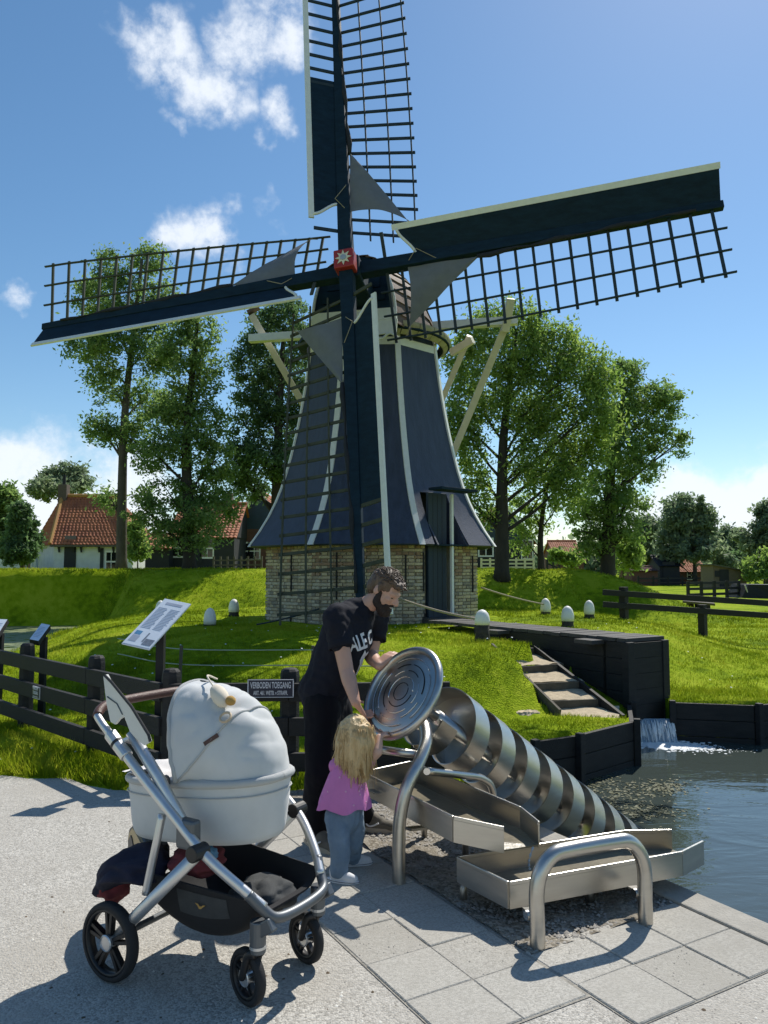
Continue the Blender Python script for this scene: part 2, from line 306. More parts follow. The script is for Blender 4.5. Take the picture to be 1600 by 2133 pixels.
class MB:
    def __init__(s): s.v = []; s.f = []
    def add(s, vs, fs):
        n = len(s.v); s.v += [Vector(p) for p in vs]; s.f += [tuple(i + n for i in f) for f in fs]; return s
    def box(s, c, size, R=None):
        c = Vector(c); hx, hy, hz = [x / 2 for x in size]
        vs = [Vector((x, y, z)) for z in (-hz, hz) for x, y in ((-hx, -hy), (hx, -hy), (hx, hy), (-hx, hy))]
        if R is not None: vs = [R @ p for p in vs]
        return s.add([c + p for p in vs], [(3, 2, 1, 0), (4, 5, 6, 7), (0, 1, 5, 4), (1, 2, 6, 5), (2, 3, 7, 6), (3, 0, 4, 7)])
    def beam(s, p0, p1, w, h, up=(0, 0, 1), w1=None, h1=None):
        p0, p1 = Vector(p0), Vector(p1); x, y, z = frame_of(p1 - p0, up); vs = []
        for p, ww, hh in ((p0, w, h), (p1, w1 or w, h1 or h)):
            for a, b_ in ((-1, -1), (1, -1), (1, 1), (-1, 1)): vs.append(p + x * a * ww / 2 + y * b_ * hh / 2)
        return s.add(vs, [(3, 2, 1, 0), (4, 5, 6, 7), (0, 1, 5, 4), (1, 2, 6, 5), (2, 3, 7, 6), (3, 0, 4, 7)])
    def tube(s, pts, r, n=10, up=(0, 0, 1), cap=True):
        pts = [Vector(p) for p in pts]; m = len(pts); rs = r if isinstance(r, (list, tuple)) else [r] * m
        x = None; vs = []
        for i, p in enumerate(pts):
            d = (pts[min(i + 1, m - 1)] - pts[max(i - 1, 0)]).normalized()
            if x is None: x, y, _ = frame_of(d, up)
            else:
                x = (x - d * x.dot(d)).normalized(); y = d.cross(x)
            for k in range(n):
                a = 2 * math.pi * k / n; vs.append(p + (x * math.cos(a) + y * math.sin(a)) * rs[i])
        fs = [(i * n + k, i * n + (k + 1) % n, (i + 1) * n + (k + 1) % n, (i + 1) * n + k) for i in range(m - 1) for k in range(n)]
        if cap: fs += [tuple(range(n - 1, -1, -1)), tuple((m - 1) * n + k for k in range(n))]
        return s.add(vs, fs)
    def lathe(s, prof, n, o, z=(0, 0, 1), x=None, close=False):
        o = Vector(o); ax, ay, az = frame_of(z, x if x is not None else (0, 1, 0)); m = len(prof)
        vs = [o + (ax * math.cos(2 * math.pi * k / n) + ay * math.sin(2 * math.pi * k / n)) * r + az * h for r, h in prof for k in range(n)]
        fs = [(i * n + k, i * n + (k + 1) % n, (i + 1) * n + (k + 1) % n, (i + 1) * n + k) for i in range(m - 1) for k in range(n)]
        if close: fs += [((m - 1) * n + k, (m - 1) * n + (k + 1) % n, (k + 1) % n, k) for k in range(n)]
        else: fs += [tuple(range(n - 1, -1, -1)), tuple((m - 1) * n + k for k in range(n))]
        return s.add(vs, fs)
    def prism(s, poly, d):
        d = Vector(d); n = len(poly); poly = [Vector(p) for p in poly]
        return s.add(poly + [p + d for p in poly], [tuple(range(n - 1, -1, -1)), tuple(range(n, 2 * n))] + [(i, (i + 1) % n, n + (i + 1) % n, n + i) for i in range(n)])
    def grid(s, fn, nu, nv):
        vs = [fn(i / nu, j / nv) for i in range(nu + 1) for j in range(nv + 1)]; k = nv + 1
        return s.add(vs, [(i * k + j, (i + 1) * k + j, (i + 1) * k + j + 1, i * k + j + 1) for i in range(nu) for j in range(nv)])
    def build(s, name, mat, parent=None, smooth=False, bev=0, solid=0, sub=0, at_base=True, weld=False):
        me = bpy.data.meshes.new(name); o0 = org(parent); loc = None
        if parent is None:
            A = np.array([tuple(p) for p in s.v]); lo, hi = A.min(0), A.max(0)
            o0 = Vector(((lo[0] + hi[0]) / 2, (lo[1] + hi[1]) / 2, lo[2])) if at_base else Vector((0, 0, 0)); loc = o0
        me.from_pydata([tuple(p - o0) for p in s.v], [], s.f); me.update()
        bm = bmesh.new(); bm.from_mesh(me)
        if weld: bmesh.ops.remove_doubles(bm, verts=bm.verts, dist=.0005)
        bmesh.ops.recalc_face_normals(bm, faces=bm.faces); bm.to_mesh(me); bm.free()
        if smooth: me.shade_smooth()
        o = link(name, me, mat, parent, loc)
        if parent is None: ORG[o.name] = o0
        if solid:
            md = o.modifiers.new('thick', 'SOLIDIFY'); md.thickness = solid; md.offset = 0
        if sub:
            md = o.modifiers.new('sub', 'SUBSURF'); md.levels = sub; md.render_levels = sub
        if bev:
            md = o.modifiers.new('edge', 'BEVEL'); md.width = bev; md.segments = 2; md.limit_method = 'ANGLE'; md.angle_limit = R_(40)
        if smooth and solid:
            md = o.modifiers.new('crisp', 'EDGE_SPLIT'); md.split_angle = R_(42)
        elif smooth and bev: me.set_sharp_from_angle(angle=R_(40))
        return o
def npmesh(name, V, F, mat, parent=None, tone=None, loc=None, smooth=False):
    me = bpy.data.meshes.new(name); F = np.asarray(F); k = F.shape[1]
    me.vertices.add(len(V)); me.vertices.foreach_set('co', np.asarray(V, dtype=np.float32).ravel())
    me.loops.add(F.size); me.loops.foreach_set('vertex_index', F.ravel().astype(np.int32))
    me.polygons.add(len(F)); me.polygons.foreach_set('loop_start', np.arange(0, F.size, k, dtype=np.int32)); me.polygons.foreach_set('loop_total', np.full(len(F), k, dtype=np.int32))
    if smooth: me.polygons.foreach_set('use_smooth', np.ones(len(F), dtype=bool))
    me.update(calc_edges=True)
    if tone is not None:
        a = me.attributes.new('tone', 'FLOAT', 'FACE'); a.data.foreach_set('value', np.asarray(tone, dtype=np.float32))
    return link(name, me, mat, parent, loc)
def text_mesh(txt, size, sx=1.0, depth=.002, bold=0.0):
    c = bpy.data.curves.new('lettering', 'FONT'); c.body = txt; c.size = size; c.align_x = 'CENTER'; c.align_y = 'CENTER'; c.extrude = depth; c.offset = bold
    o = bpy.data.objects.new('lettering', c); COL.objects.link(o); dg = bpy.context.evaluated_depsgraph_get(); dg.update()
    me = bpy.data.meshes.new_from_object(o.evaluated_get(dg)); bpy.data.objects.remove(o)
    me.materials.clear()
    for v in me.vertices: v.co.x *= sx
    return me
def lettering(name, txt, size, o, ex, ey, mat, parent, sx=1.0, depth=.002, bold=0.0):
    me = text_mesh(txt, size, sx, depth, bold); ex, ey = Vector(ex).normalized(), Vector(ey).normalized(); ez = ex.cross(ey); o = Vector(o) - org(parent)
    for v in me.vertices: v.co = o + ex * v.co.x + ey * v.co.y + ez * v.co.z
    return link(name, me, mat, parent)
# ------------------------------------------------------------------ the ground
def sm(t):
    t = np.clip(t, 0, 1); return t * t * (3 - 2 * t)
WATER_Z = -.5
POND = [(4.2, -.6), (1.656, 3.44), (1.382, 3.876), (.55, 5.2), (.62, 7.05), (1.39, 7.484), (1.87, 7.756), (2.644, 8.442), (3.0, 9.5), (2.63, 10.14), (3.17, 10.48), (3.55, 9.85), (3.56, 9.66), (4.47, 9.45), (5.0, 9.7), (12, 10.9), (12, -.6)]
DITCH_Z = -.3
DITCH = [tuple(G(u, v, DITCH_Z).xy) for u, v in ((-500, 1310), (150, 1303), (222, 1303), (205, 1330), (150, 1358), (105, 1384), (70, 1398), (-60, 1412), (-500, 1440))]
MILL = Vector((-.21, 15.95, .6))
def inside(px, py, poly):
    r = np.zeros(np.shape(px), bool); n = len(poly)
    for i in range(n):
        (x0, y0), (x1, y1) = poly[i], poly[i - 1]
        c = ((y0 > py) != (y1 > py)) & (px < (x1 - x0) * (py - y0) / (y1 - y0 + 1e-12) + x0); r ^= c
    return r
def edge_near(px, py, poly):
    bx, by, bd = np.array(px), np.array(py), np.full(np.shape(px), 1e9); n = len(poly)
    for i in range(n):
        (x0, y0), (x1, y1) = poly[i - 1], poly[i]; dx, dy = x1 - x0, y1 - y0
        t = np.clip(((px - x0) * dx + (py - y0) * dy) / (dx * dx + dy * dy), 0, 1); qx, qy = x0 + t * dx, y0 + t * dy
        d = np.hypot(px - qx, py - qy); k = d < bd; bx = np.where(k, qx, bx); by = np.where(k, qy, by); bd = np.where(k, d, bd)
    return bx, by, bd
def ground_h(x, y):
    x = np.asarray(x, float); y = np.asarray(y, float)
    th = np.degrees(np.arctan2(x - MILL.x, MILL.y - y)); r = np.hypot(x - MILL.x, y - MILL.y)
    top = np.interp(th, [-180, -60, -30, 0, 12, 20, 30, 45, 90, 180], [5, 4.8, 4.6, 5.0, 6.5, 6.5, 5.6, 4.6, 4.8, 5])
    foot = np.interp(th, [-180, -60, -30, -3, 6, 12, 20, 30, 45, 90, 180], [8, 7.6, 8.6, 9.5, 8.6, 8.0, 7.8, 7.3, 7.3, 8, 8])
    zf = -.07 * sm((x - .4) / .8) * sm((13 - y) / 3)
    z = zf + (.6 - zf) * sm((foot - r) / (foot - top))
    z += .10 * sm((-1.2 - x) / 1) * sm((y - 7.5) / 3) * sm((12 - y) / 3) * (r > 7)
    side = 1 - sm((x - 6.6) / (4.6 + .05 * (y - 20)))
    wob = .35 * np.sin(x * .45) + .25 * np.sin(x * 1.1 + 1)
    dike = (1.58 + .03 * np.sin(x * .8)) * sm((y - 21.6 - wob) / 4.6) * side
    back = np.where(y > 36, 1.3, 1.58)
    z = np.maximum(z, np.minimum(dike, back))
    z += np.where(y > 6.2, .025 * np.sin(1.9 * x + .7 * y) * np.sin(1.3 * y - .6 * x) + .012 * np.sin(5 * x + 2) * np.sin(4.3 * y), 0) * sm((y - 6.2) / 2)
    return z
def gh(x, y): return float(ground_h(x, y))
def GT(u, v):                                     # the point of the grassy ground seen at (u, v)
    r = ray(u, v); k = 3.0
    while k < 60:
        p = Vector((0, 0, EYE)) + r * k
        if p.z < gh(p.x, p.y): break
        k += .02
    return Vector((p.x, p.y, gh(p.x, p.y)))
PATH = [(-9, 6.6), (-4.2, 6.25), (-2.985, 6.105), (-2.45, 6.0), (-1.953, 5.714), (-1.5, 5.62), (-.6, 5.66), (.1, 5.72), (.62, 5.35), (.55, 5.2), (1.382, 3.876), (1.656, 3.44), (4.2, -.6), (4.2, -4), (-9, -4)]
def spaced(segs):
    o = []
    for a, b_, s in segs: o += list(np.arange(a, b_ - 1e-9, s))
    return np.array(o + [segs[-1][1]])
STEPCUT = [G(1024, 1352, .56), G(1110, 1345, .60), Vector((1.62, 11.5, .6)), Vector((2.68, 10.18, 0)), Vector((3.05, 9.55, 0)), G(1312, 1500, -.05), G(1160, 1500, -.05)]
def build_ground():
    xs = spaced([(-900, -100, 100), (-100, -20, 8), (-20, -7, .5), (-7, 7, .09), (7, 20, .4), (20, 100, 8), (100, 900, 100)])
    ys = spaced([(-30, 2, 2), (2, 13, .09), (13, 30, .22), (30, 60, 2), (60, 200, 10), (200, 1800, 100)])
    X, Y = np.meshgrid(xs, ys, indexing='ij'); X0, Y0 = X.copy(), Y.copy()
    Z = ground_h(X, Y)
    for poly in (POND, DITCH):
        ins = inside(X0, Y0, poly); nb = np.zeros_like(ins)
        for dx in (-1, 0, 1):
            for dy in (-1, 0, 1):
                nb |= np.roll(np.roll(ins, dx, 0), dy, 1)
        rim = nb & ~ins; bx, by, bd = edge_near(X0, Y0, poly)
        if poly is DITCH:
            Z = np.where(ins, np.minimum(Z, DITCH_Z - .25 * np.clip(bd * 2, 0, 1) + .02), np.where(bd < .8, DITCH_Z + (Z - DITCH_Z) * sm(bd / .8) + .02, Z))
        else:
            Z = np.where(rim, ground_h(bx, by), Z); X = np.where(rim & (bd < .2), bx, X); Y = np.where(rim & (bd < .2), by, Y)
            Z = np.where(ins, -1.3, Z)
    inp = inside(X0, Y0, PATH); bx, by, bd = edge_near(X0, Y0, PATH)
    Z = np.where(inp, np.minimum(Z, -.05 * sm(bd / .25) - .004), Z)
    sp_ = STEPCUT                                    # the steps are cut into the mound
    ins = inside(X0, Y0, [(p.x, p.y) for p in sp_]); ta = (sp_[0] + sp_[1]) / 2; tb = (sp_[-2] + sp_[-1]) / 2; dv = tb - ta
    tt = np.clip(((X - ta.x) * dv.x + (Y - ta.y) * dv.y) / (dv.x ** 2 + dv.y ** 2), 0, 1)
    Z = np.where(ins, np.minimum(Z, .36 + (-.22 - .36) * tt - .10), Z)
    nx, ny = X.shape; idx = np.arange(nx * ny).reshape(nx, ny)
    F = np.stack([idx[:-1, :-1], idx[1:, :-1], idx[1:, 1:], idx[:-1, 1:]], -1).reshape(-1, 4)
    o = npmesh('ground', np.stack([X, Y, Z], -1).reshape(-1, 3), F, 'turf', smooth=True); props(o, kind='structure')
    return o
ground = build_ground()
def flat_poly(name, pts, z, mat, kind='structure', wob=0):
    out = []
    n = len(pts)
    for i in range(n):
        a, b_ = Vector((*pts[i], 0)), Vector((*pts[(i + 1) % n], 0)); k = max(1, int((b_ - a).length / .12)) if wob and (b_ - a).length < 6 else 1
        for j in range(k):
            p = a.lerp(b_, j / k); w = noise.noise(p * 3.1) * wob
            out.append((p.x + w * .4, p.y + w, z))
    mb = MB(); mb.add(out, [tuple(range(len(out)))]); o = mb.build(name, mat, at_base=False); props(o, kind=kind); return o
flat_poly('gravel_path', PATH, 0.0, 'gravel', wob=.10)
flat_poly('pond', [(4.2, -3), (1.55, 3.3), (.45, 5.2), (.5, 7.2), (1.3, 7.6), (2.6, 8.6), (3.02, 10.4), (3.6, 10.4), (3.6, 9.8), (4.5, 9.6), (5, 9.9), (14, 11.2), (14, -3)], WATER_Z, 'water')
flat_poly('ditch_water', [(p[0], p[1]) for p in DITCH], DITCH_Z, 'weedwater')
# paving slabs, laid in columns beside a gravel bed
S0 = Vector((-.272, 3.565, 0)); e1 = Vector((.866, .5, 0)); e2 = Vector((.5, -.866, 0))
def S(a, b_, z=0): return S0 + e1 * a + e2 * b_ + Vector((0, 0, z))
pave = MB().add([S(-.005, -1.5, .003), S(-.005, 1.01, .003), S(.625, 1.01, .003), S(.625, 1.235, .003), S(1.555, 1.235, .003), S(1.555, .66, .003), S(.63, .66, .003), S(.63, -1.5, .003)], [tuple(range(8))]).build('pavement', 'joint', at_base=False)
props(pave, kind='structure')
slab_me = []
for k in range(4):
    mb = MB(); r = random.Random(k); mb.box((0, 0, 0), (.305, .300, .03))
    me = bpy.data.meshes.new('slab'); me.from_pydata([tuple(p) for p in mb.v], [], mb.f); me.update(); slab_me.append(me)
    bm = bmesh.new(); bm.from_mesh(me); bmesh.ops.bevel(bm, geom=list(bm.edges), offset=.004, segments=1, affect='EDGES'); bm.to_mesh(me); bm.free()
    me.materials.append(MT['slab' if k % 2 else 'slab2'])
def slab(a, b_):
    o = bpy.data.objects.new('slab', random.choice(slab_me)); COL.objects.link(o); o.parent = pave
    o.location = S(a, b_, -.008 + random.uniform(-.0015, .0025)); o.rotation_euler = (random.gauss(0, .003), random.gauss(0, .003), R_(30) + random.gauss(0, .006))
for k in range(2):
    b_ = 1.0 - .15 - (0 if k else .0)
    j = 0
    while b_ > -1.45: slab(.155 + k * .308, b_); b_ -= .303
for k in range(3):
    for j in range(2): slab(.785 + k * .308, 1.08 - j * .303 + (0, .0, .0)[k])
# the gravel bed under the play equipment
bed = MB()
def bedf(s, t):
    a = .635 + s * 1.0; b_ = -2.0 + t * 2.665; p = S(a, b_); p.z = .008 + .018 * noise.noise(p * 5) + .01 * noise.noise(p * 17); return p
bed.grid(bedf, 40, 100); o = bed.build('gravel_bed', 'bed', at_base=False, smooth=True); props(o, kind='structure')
cop = MB().add([S(1.55, -1.6, -.02), S(1.55, 3.2, -.02), S(1.72, 3.2, -.02), S(1.72, -1.6, -.02)], [(0, 1, 2, 3)]).build('quay', 'soil', at_base=False); props(cop, kind='structure')
for k in range(5):
    MB().box(S(1.645, -1.05 + k * .88, -.012), (.17, .872, .06), Matrix.Rotation(R_(30), 3, 'Z')).build('coping_stone', 'stone', cop, bev=.008)
for k in range(3): MB().box(S(1.735, -.3 + k * 1.75, -.33), (.03, 1.74, .6), Matrix.Rotation(R_(30), 3, 'Z')).build('plank', 'tar_wood', cop)
# tarred retaining boards round the pond, plank by plank
def revetment(name, label, pts, ztop, group):
    c = sum((Vector((*p, 0)) for p in pts), Vector()) / len(pts); t = thing(name, label, 'retaining wall', (c.x, c.y, -.9), group=group)
    for i in range(len(pts) - 1):
        a, b_ = Vector((*pts[i], 0)), Vector((*pts[i + 1], 0)); d = (b_ - a).normalized(); n = Vector((d.y, -d.x, 0))
        for r in range(3):
            z = ztop - .10 - r * .2
            MB().beam(a + n * .03 + Vector((0, 0, z)), b_ + n * .03 + Vector((0, 0, z)), .2 - .006, .05, (n.x, n.y, 0)).build('plank', 'tar_wood', t, bev=.005)
        L = (b_ - a).length; k = max(1, round(L / .8))
        for j in range(k + (i == len(pts) - 2)):
            p = a + d * (L * j / k) + n * .085
            MB().box((p.x, p.y, ztop - .42), (.07, .07, .9), Matrix.Rotation(math.atan2(d.y, d.x), 3, 'Z')).build('post', 'tar_wood', t, bev=.006)
    return t
revetment('retaining_wall', 'black tarred timber wall below the grass mound, beside the waterfall', [(.58, 6.2), (.62, 7.05), (1.39, 7.484), (1.87, 7.756), (2.644, 8.442), (2.95, 9.5)], -.04, None)
revetment('retaining_wall', 'black tarred timber wall at the right bank of the pond', [(3.56, 9.66), (4.47, 9.45), (5.0, 9.7), (7.5, 10.2)], -.04, None)
t = thing('retaining_wall', 'low black board wall at the far side of the duckweed ditch', 'retaining wall', tuple(G(100, 1303, DITCH_Z)))
for r in range(2):
    a, b_ = G(-60, 1304, DITCH_Z), G(228, 1301, DITCH_Z); MB().beam(a + Vector((0, 0, .08 + r * .17)), b_ + Vector((0, 0, .08 + r * .17)), .16, .06, (0, 1, 0)).build('plank', 'tar_wood', t)
# bridge over the sluice
BT = .72
bA, bB = Vector((1.05, 13.2, BT)), Vector((3.28, 9.72, BT)); bd = (bB - bA).normalized(); bn = Vector((-bd.y, bd.x, 0)); BW = .72
t = thing('plank_bridge', 'black plank bridge running from the mill door out over the sluice', 'bridge', (2.4, 11, -.5))
nb = 26; Lb = (bB - bA).length
for i in range(nb):
    c = bA + bd * (Lb * (i + .5) / nb) + Vector((0, 0, random.uniform(-.004, .006)))
    MB().beam(c - bn * BW / 2 * random.uniform(.98, 1.04), c + bn * BW / 2 * random.uniform(.98, 1.04), Lb / nb - .008, .045, (0, 0, 1)).build('plank', 'deck', t)
for sgn, w_ in ((-1, .0), (1, .0)):
    a = bA + bn * sgn * (BW / 2 - .03) + bd * 1.2; b_ = bB + bn * sgn * (BW / 2 - .03)
    for r in range(5):
        z = -.125 - r * .2
        MB().beam(a + Vector((0, 0, z)), b_ + Vector((0, 0, z)), .194, .06, tuple(bn)).build('side_board', 'tar_wood', t)
for s_ in (.12, .55): MB().box(bA + bd * Lb * (1 - s_) - bn * (BW / 2 + .1) + Vector((0, 0, -.04)), (.3, .25, .05), Matrix.Rotation(math.atan2(bd.y, bd.x), 3, 'Z')).build('beam_end', 'deck', t)
for sgn in (-1, 1): MB().box(bB + bn * sgn * (BW / 2 - .03) + Vector((0, 0, -.62)), (.1, .12, 1.2), Matrix.Rotation(math.atan2(bd.y, bd.x), 3, 'Z')).build('post', 'tar_wood', t, bev=.006)
for r in range(5): MB().beam(bB - bn * (BW / 2 - .05) + bd * .01 + Vector((0, 0, -.125 - r * .19)), bB + bn * (BW / 2 - .05) + bd * .01 + Vector((0, 0, -.125 - r * .19)), .186, .05, tuple(bd)).build('front_board', 'tar_wood', t)
mid = bB - bd * .35
MB().beam(mid - bn * BW / 2 + Vector((0, 0, -.5)), mid + bn * BW / 2 + Vector((0, 0, -.5)), .05, .92, (0, 0, 1)).build('sluice_board', 'tar_wood', t)
# falling water
fr = Vector((3.02, 9.58, 0)); fl_ = Vector((3.54, 9.56, 0))
def fallf(s, q):
    p = fr.lerp(fl_, s); w = noise.noise(Vector((s * 14, q * .6, 0))); out = .16 * math.sqrt(q) + .012 * w * (.3 + q)
    return Vector((p.x + .02 * w * q, p.y + .06 - out, -.24 - .27 * q))
o = MB().grid(fallf, 60, 10).build('waterfall', 'fall', smooth=True); props(o, 'thin sheet of water spilling out from under the black bridge', 'waterfall')
st = MB()
for i in range(170):
    s_ = random.random(); q0 = random.uniform(0, .5); q1 = min(1, q0 + random.uniform(.2, .6)); st.tube([fallf(s_, q0 + (q1 - q0) * k / 4) + Vector((0, -.012, 0)) for k in range(5)], random.uniform(.0015, .0065), 5)
so = st.build('white_streak', 'foam', o, smooth=True); props(so, kind='stuff')
fm = MB()
for i in range(1500):
    a = random.random(); q = abs(random.gauss(0, .40)); x = fr.x + (fl_.x - fr.x) * a + random.gauss(0, .05) + q * .75; y = 9.40 - q * .30 + random.gauss(0, .11); r = random.uniform(.006, .030) * (1.1 - min(.8, q))
    fm.lathe([(r * 1.2, 0), (r * 1.3, .1 * r), (r * .8, .3 * r), (.1 * r, .4 * r)], 7, (x, y, WATER_Z - .002))
fo = fm.build('foam', 'foam', smooth=True); props(fo, 'white foam churning on the pond below the waterfall', 'foam', kind='stuff')
# steps down the mound
t = thing('garden_steps', 'sandy steps with timber risers cut into the mound beside the bridge', 'steps', tuple(G(1150, 1450, .1)))
sp = [(1030, 1358, 1120, 1348, .52), (1065, 1390, 1172, 1382, .37), (1102, 1424, 1216, 1418, .22), (1140, 1460, 1256, 1455, .07), (1172, 1487, 1296, 1492, -.05)]
for i, (u0, v0, u1, v1, z) in enumerate(sp):
    a, b_ = G(u0, v0, z), G(u1, v1, z)
    if i < 4:
        u2, v2, u3, v3, z2 = sp[i + 1]
        MB().beam(a + Vector((0, 0, -.05)), b_ + Vector((0, 0, -.05)), .10, .05, ((b_ - a).y, -(b_ - a).x, 0)).build('riser', 'step_wood', t, bev=.004)
        c, d = G(u2, v2, z2), G(u3, v3, z2)
        q = [a - Vector((0, 0, .085)), b_ - Vector((0, 0, .085)), d + Vector((0, 0, .006)), c + Vector((0, 0, .006))]
        def tread(s, r, q=q):
            p = q[0].lerp(q[1], s).lerp(q[3].lerp(q[2], s), r); p.z += .02 * noise.noise(p * 7); return p
        MB().grid(tread, 10, 8).build('tread', 'sand', t, smooth=True)
a, b_ = G(1024, 1352, .56), G(1165, 1492, .0); MB().beam(a, b_, .03, .16, (0, 0, 1)).build('side_board', 'weathered', t)
a, b_ = G(1114, 1352, .50), G(1298, 1498, -.08); MB().beam(a, b_, .04, .10, (0, 0, 1)).build('side_board', 'tar_wood', t)
MB().grid(lambda s, r: G(1150 + 140 * s, 1478 + 28 * r - 8 * s, -.03 + .012 * noise.noise(Vector((s * 4, r * 4, 0)))), 8, 6).build('landing', 'sand', t, smooth=True)
o = MB().grid(lambda s, r: (lambda a, q: GT(1100 + 52 * q * math.cos(a), 1486 + 13 * q * math.sin(a)) + Vector((0, 0, .010 - .02 * q)))(2 * math.pi * s, r * (.75 + .35 * noise.noise(Vector((math.cos(6.283 * s) * 2, math.sin(6.283 * s) * 2, 0))))), 36, 6).build('sand_patch', 'sand', smooth=True, at_base=False); props(o, kind='structure')
# ------------------------------------------------------------------ the windmill
SA, ST, SR = R_(13.6), R_(10.2), R_(5.36)
HUB = Vector((-.628, 13.4, 6.96))
sn = Vector((-math.sin(SA) * math.cos(ST), -math.cos(SA) * math.cos(ST), math.sin(ST)))
r0 = Vector((math.cos(SA), -math.sin(SA), 0)); u0 = sn.cross(r0)
if u0.z < 0: u0 = -u0
sR = r0 * math.cos(SR) + u0 * math.sin(SR); sU = -r0 * math.sin(SR) + u0 * math.cos(SR)
mill = thing('windmill', 'navy blue octagonal windmill with white corner trim on a brick base', 'windmill', tuple(MILL))
CORN = [R_(a) for a in (-70, -25, 20, 65, 110, 155, 200, 245)]
def oct(k, r, z):                                         # octagon corner k, clockwise seen from above starting left of the viewer
    a = CORN[k % 8]; return Vector((MILL.x + r * math.sin(a), MILL.y - r * math.cos(a), z))
PROF = [(2.03, 2.58), (2.3, 2.38), (2.7, 2.14), (3.2, 1.93), (3.8, 1.76), (4.5, 1.60), (5.3, 1.46), (6.22, 1.34)]
PR = [(z, float(np.interp(z, [p[0] for p in PROF], [p[1] for p in PROF]))) for z in np.linspace(2.03, 6.22, 15)]
# smooth the profile a little
rs_ = np.array([r for z, r in PR]); rs_[1:-1] = (rs_[:-2] + 2 * rs_[1:-1] + rs_[2:]) / 4; PR = [(PR[i][0], rs_[i]) for i in range(15)]
DOORF = 2; DU0, DU1, DZ = .15, .62, 3.02
for k in range(8):
    mb = MB(); zs = [p[0] for p in PR]
    if k == DOORF: PRk = sorted(PR + [(DZ, float(np.interp(DZ, zs, [p[1] for p in PR])))])
    else: PRk = PR
    for i in range(len(PRk) - 1):
        (za, ra), (zb, rb) = PRk[i], PRk[i + 1]
        spans = [(0, DU0), (DU1, 1)] if (k == DOORF and zb <= DZ + 1e-6) else [(0, DU0), (DU0, DU1), (DU1, 1)]
        for ua, ub in spans:
            A0, A1, B0, B1 = oct(k, ra, za), oct(k + 1, ra, za), oct(k, rb, zb), oct(k + 1, rb, zb)
            mb.add([A0.lerp(A1, ua), A0.lerp(A1, ub), B0.lerp(B1, ub), B0.lerp(B1, ua)], [(0, 1, 2, 3)])
    mb.build('tower_panel', 'mill_blue', mill, smooth=True, solid=.05, weld=True)
    pts = [oct(k, r + .025, z) for z, r in PR]; x = MB()
    for i in range(len(pts) - 1): pass
    a = CORN[k]; tdir = Vector((math.cos(a), math.sin(a), 0)); ndir = Vector((math.sin(a), -math.cos(a), 0)); vs = []
    for p in pts:
        for s_, q in ((-.055, 0), (.055, 0), (.055, -.05), (-.055, -.05)): vs.append(p + tdir * s_ + ndir * (q + .012))
    n4 = len(pts); fs = [(i * 4 + j, i * 4 + (j + 1) % 4, (i + 1) * 4 + (j + 1) % 4, (i + 1) * 4 + j) for i in range(n4 - 1) for j in range(4)] + [(3, 2, 1, 0), tuple((n4 - 1) * 4 + j for j in range(4))]
    x.add(vs, fs).build('corner_trim', 'white_paint', mill)
    ra = PR[-1][1]; MB().beam(oct(k, ra + .04, 6.03), oct(k + 1, ra + .04, 6.03), .05, .15, (0, 0, 1)).build('top_trim', 'white_paint', mill)
    MB().add([oct(k, 2.53, 2.035), oct(k + 1, 2.53, 2.035), oct(k + 1, 1.95, 2.06), oct(k, 1.95, 2.06)], [(0, 1, 2, 3)]).build('soffit', 'mill_board', mill, solid=.03)
# brick base with real bricks
BR, BZ0, BZ1 = 2.24, .42, 2.04
core = MB()
for k in range(8):
    A, B = oct(k, BR - .03, BZ0), oct(k + 1, BR - .03, BZ0)
    spans = [(0, DU0 + .02), (DU1 - .02, 1)] if k == DOORF else [(0, 1)]
    for ua, ub in spans:
        p, q = A.lerp(B, ua), A.lerp(B, ub); h = Vector((0, 0, BZ1 - BZ0)); inn = -Vector(((p + q) / 2 - MILL).xy.to_3d()).normalized() * .25
        core.add([p, q, q + h, p + h, p + inn, q + inn, q + inn + h, p + inn + h], [(0, 1, 2, 3), (7, 6, 5, 4), (0, 3, 7, 4), (1, 5, 6, 2), (3, 2, 6, 7), (0, 4, 5, 1)])
base = core.build('brick_base', 'mortar', mill)
bmats = []
for i, c in enumerate([(.46, .385, .265), (.40, .33, .23), (.50, .42, .28), (.33, .275, .20), (.31, .205, .14), (.44, .395, .31), (.25, .225, .185)]):
    bmats.append(M('brick_tone', c, .92, 0, .25, 14, .5, 60))
bmesh_ = []
for i, mt in enumerate(bmats):
    for ln in (.205, .10):
        mb = MB().box((0, 0, 0), (ln, .05, .05)); me = bpy.data.meshes.new('brick'); me.from_pydata([tuple(p) for p in mb.v], [], mb.f); me.update()
        bm = bmesh.new(); bm.from_mesh(me); bmesh.ops.bevel(bm, geom=list(bm.edges), offset=.004, segments=1, affect='EDGES'); bm.to_mesh(me); bm.free(); me.materials.append(mt); bmesh_.append(me)
cand = []
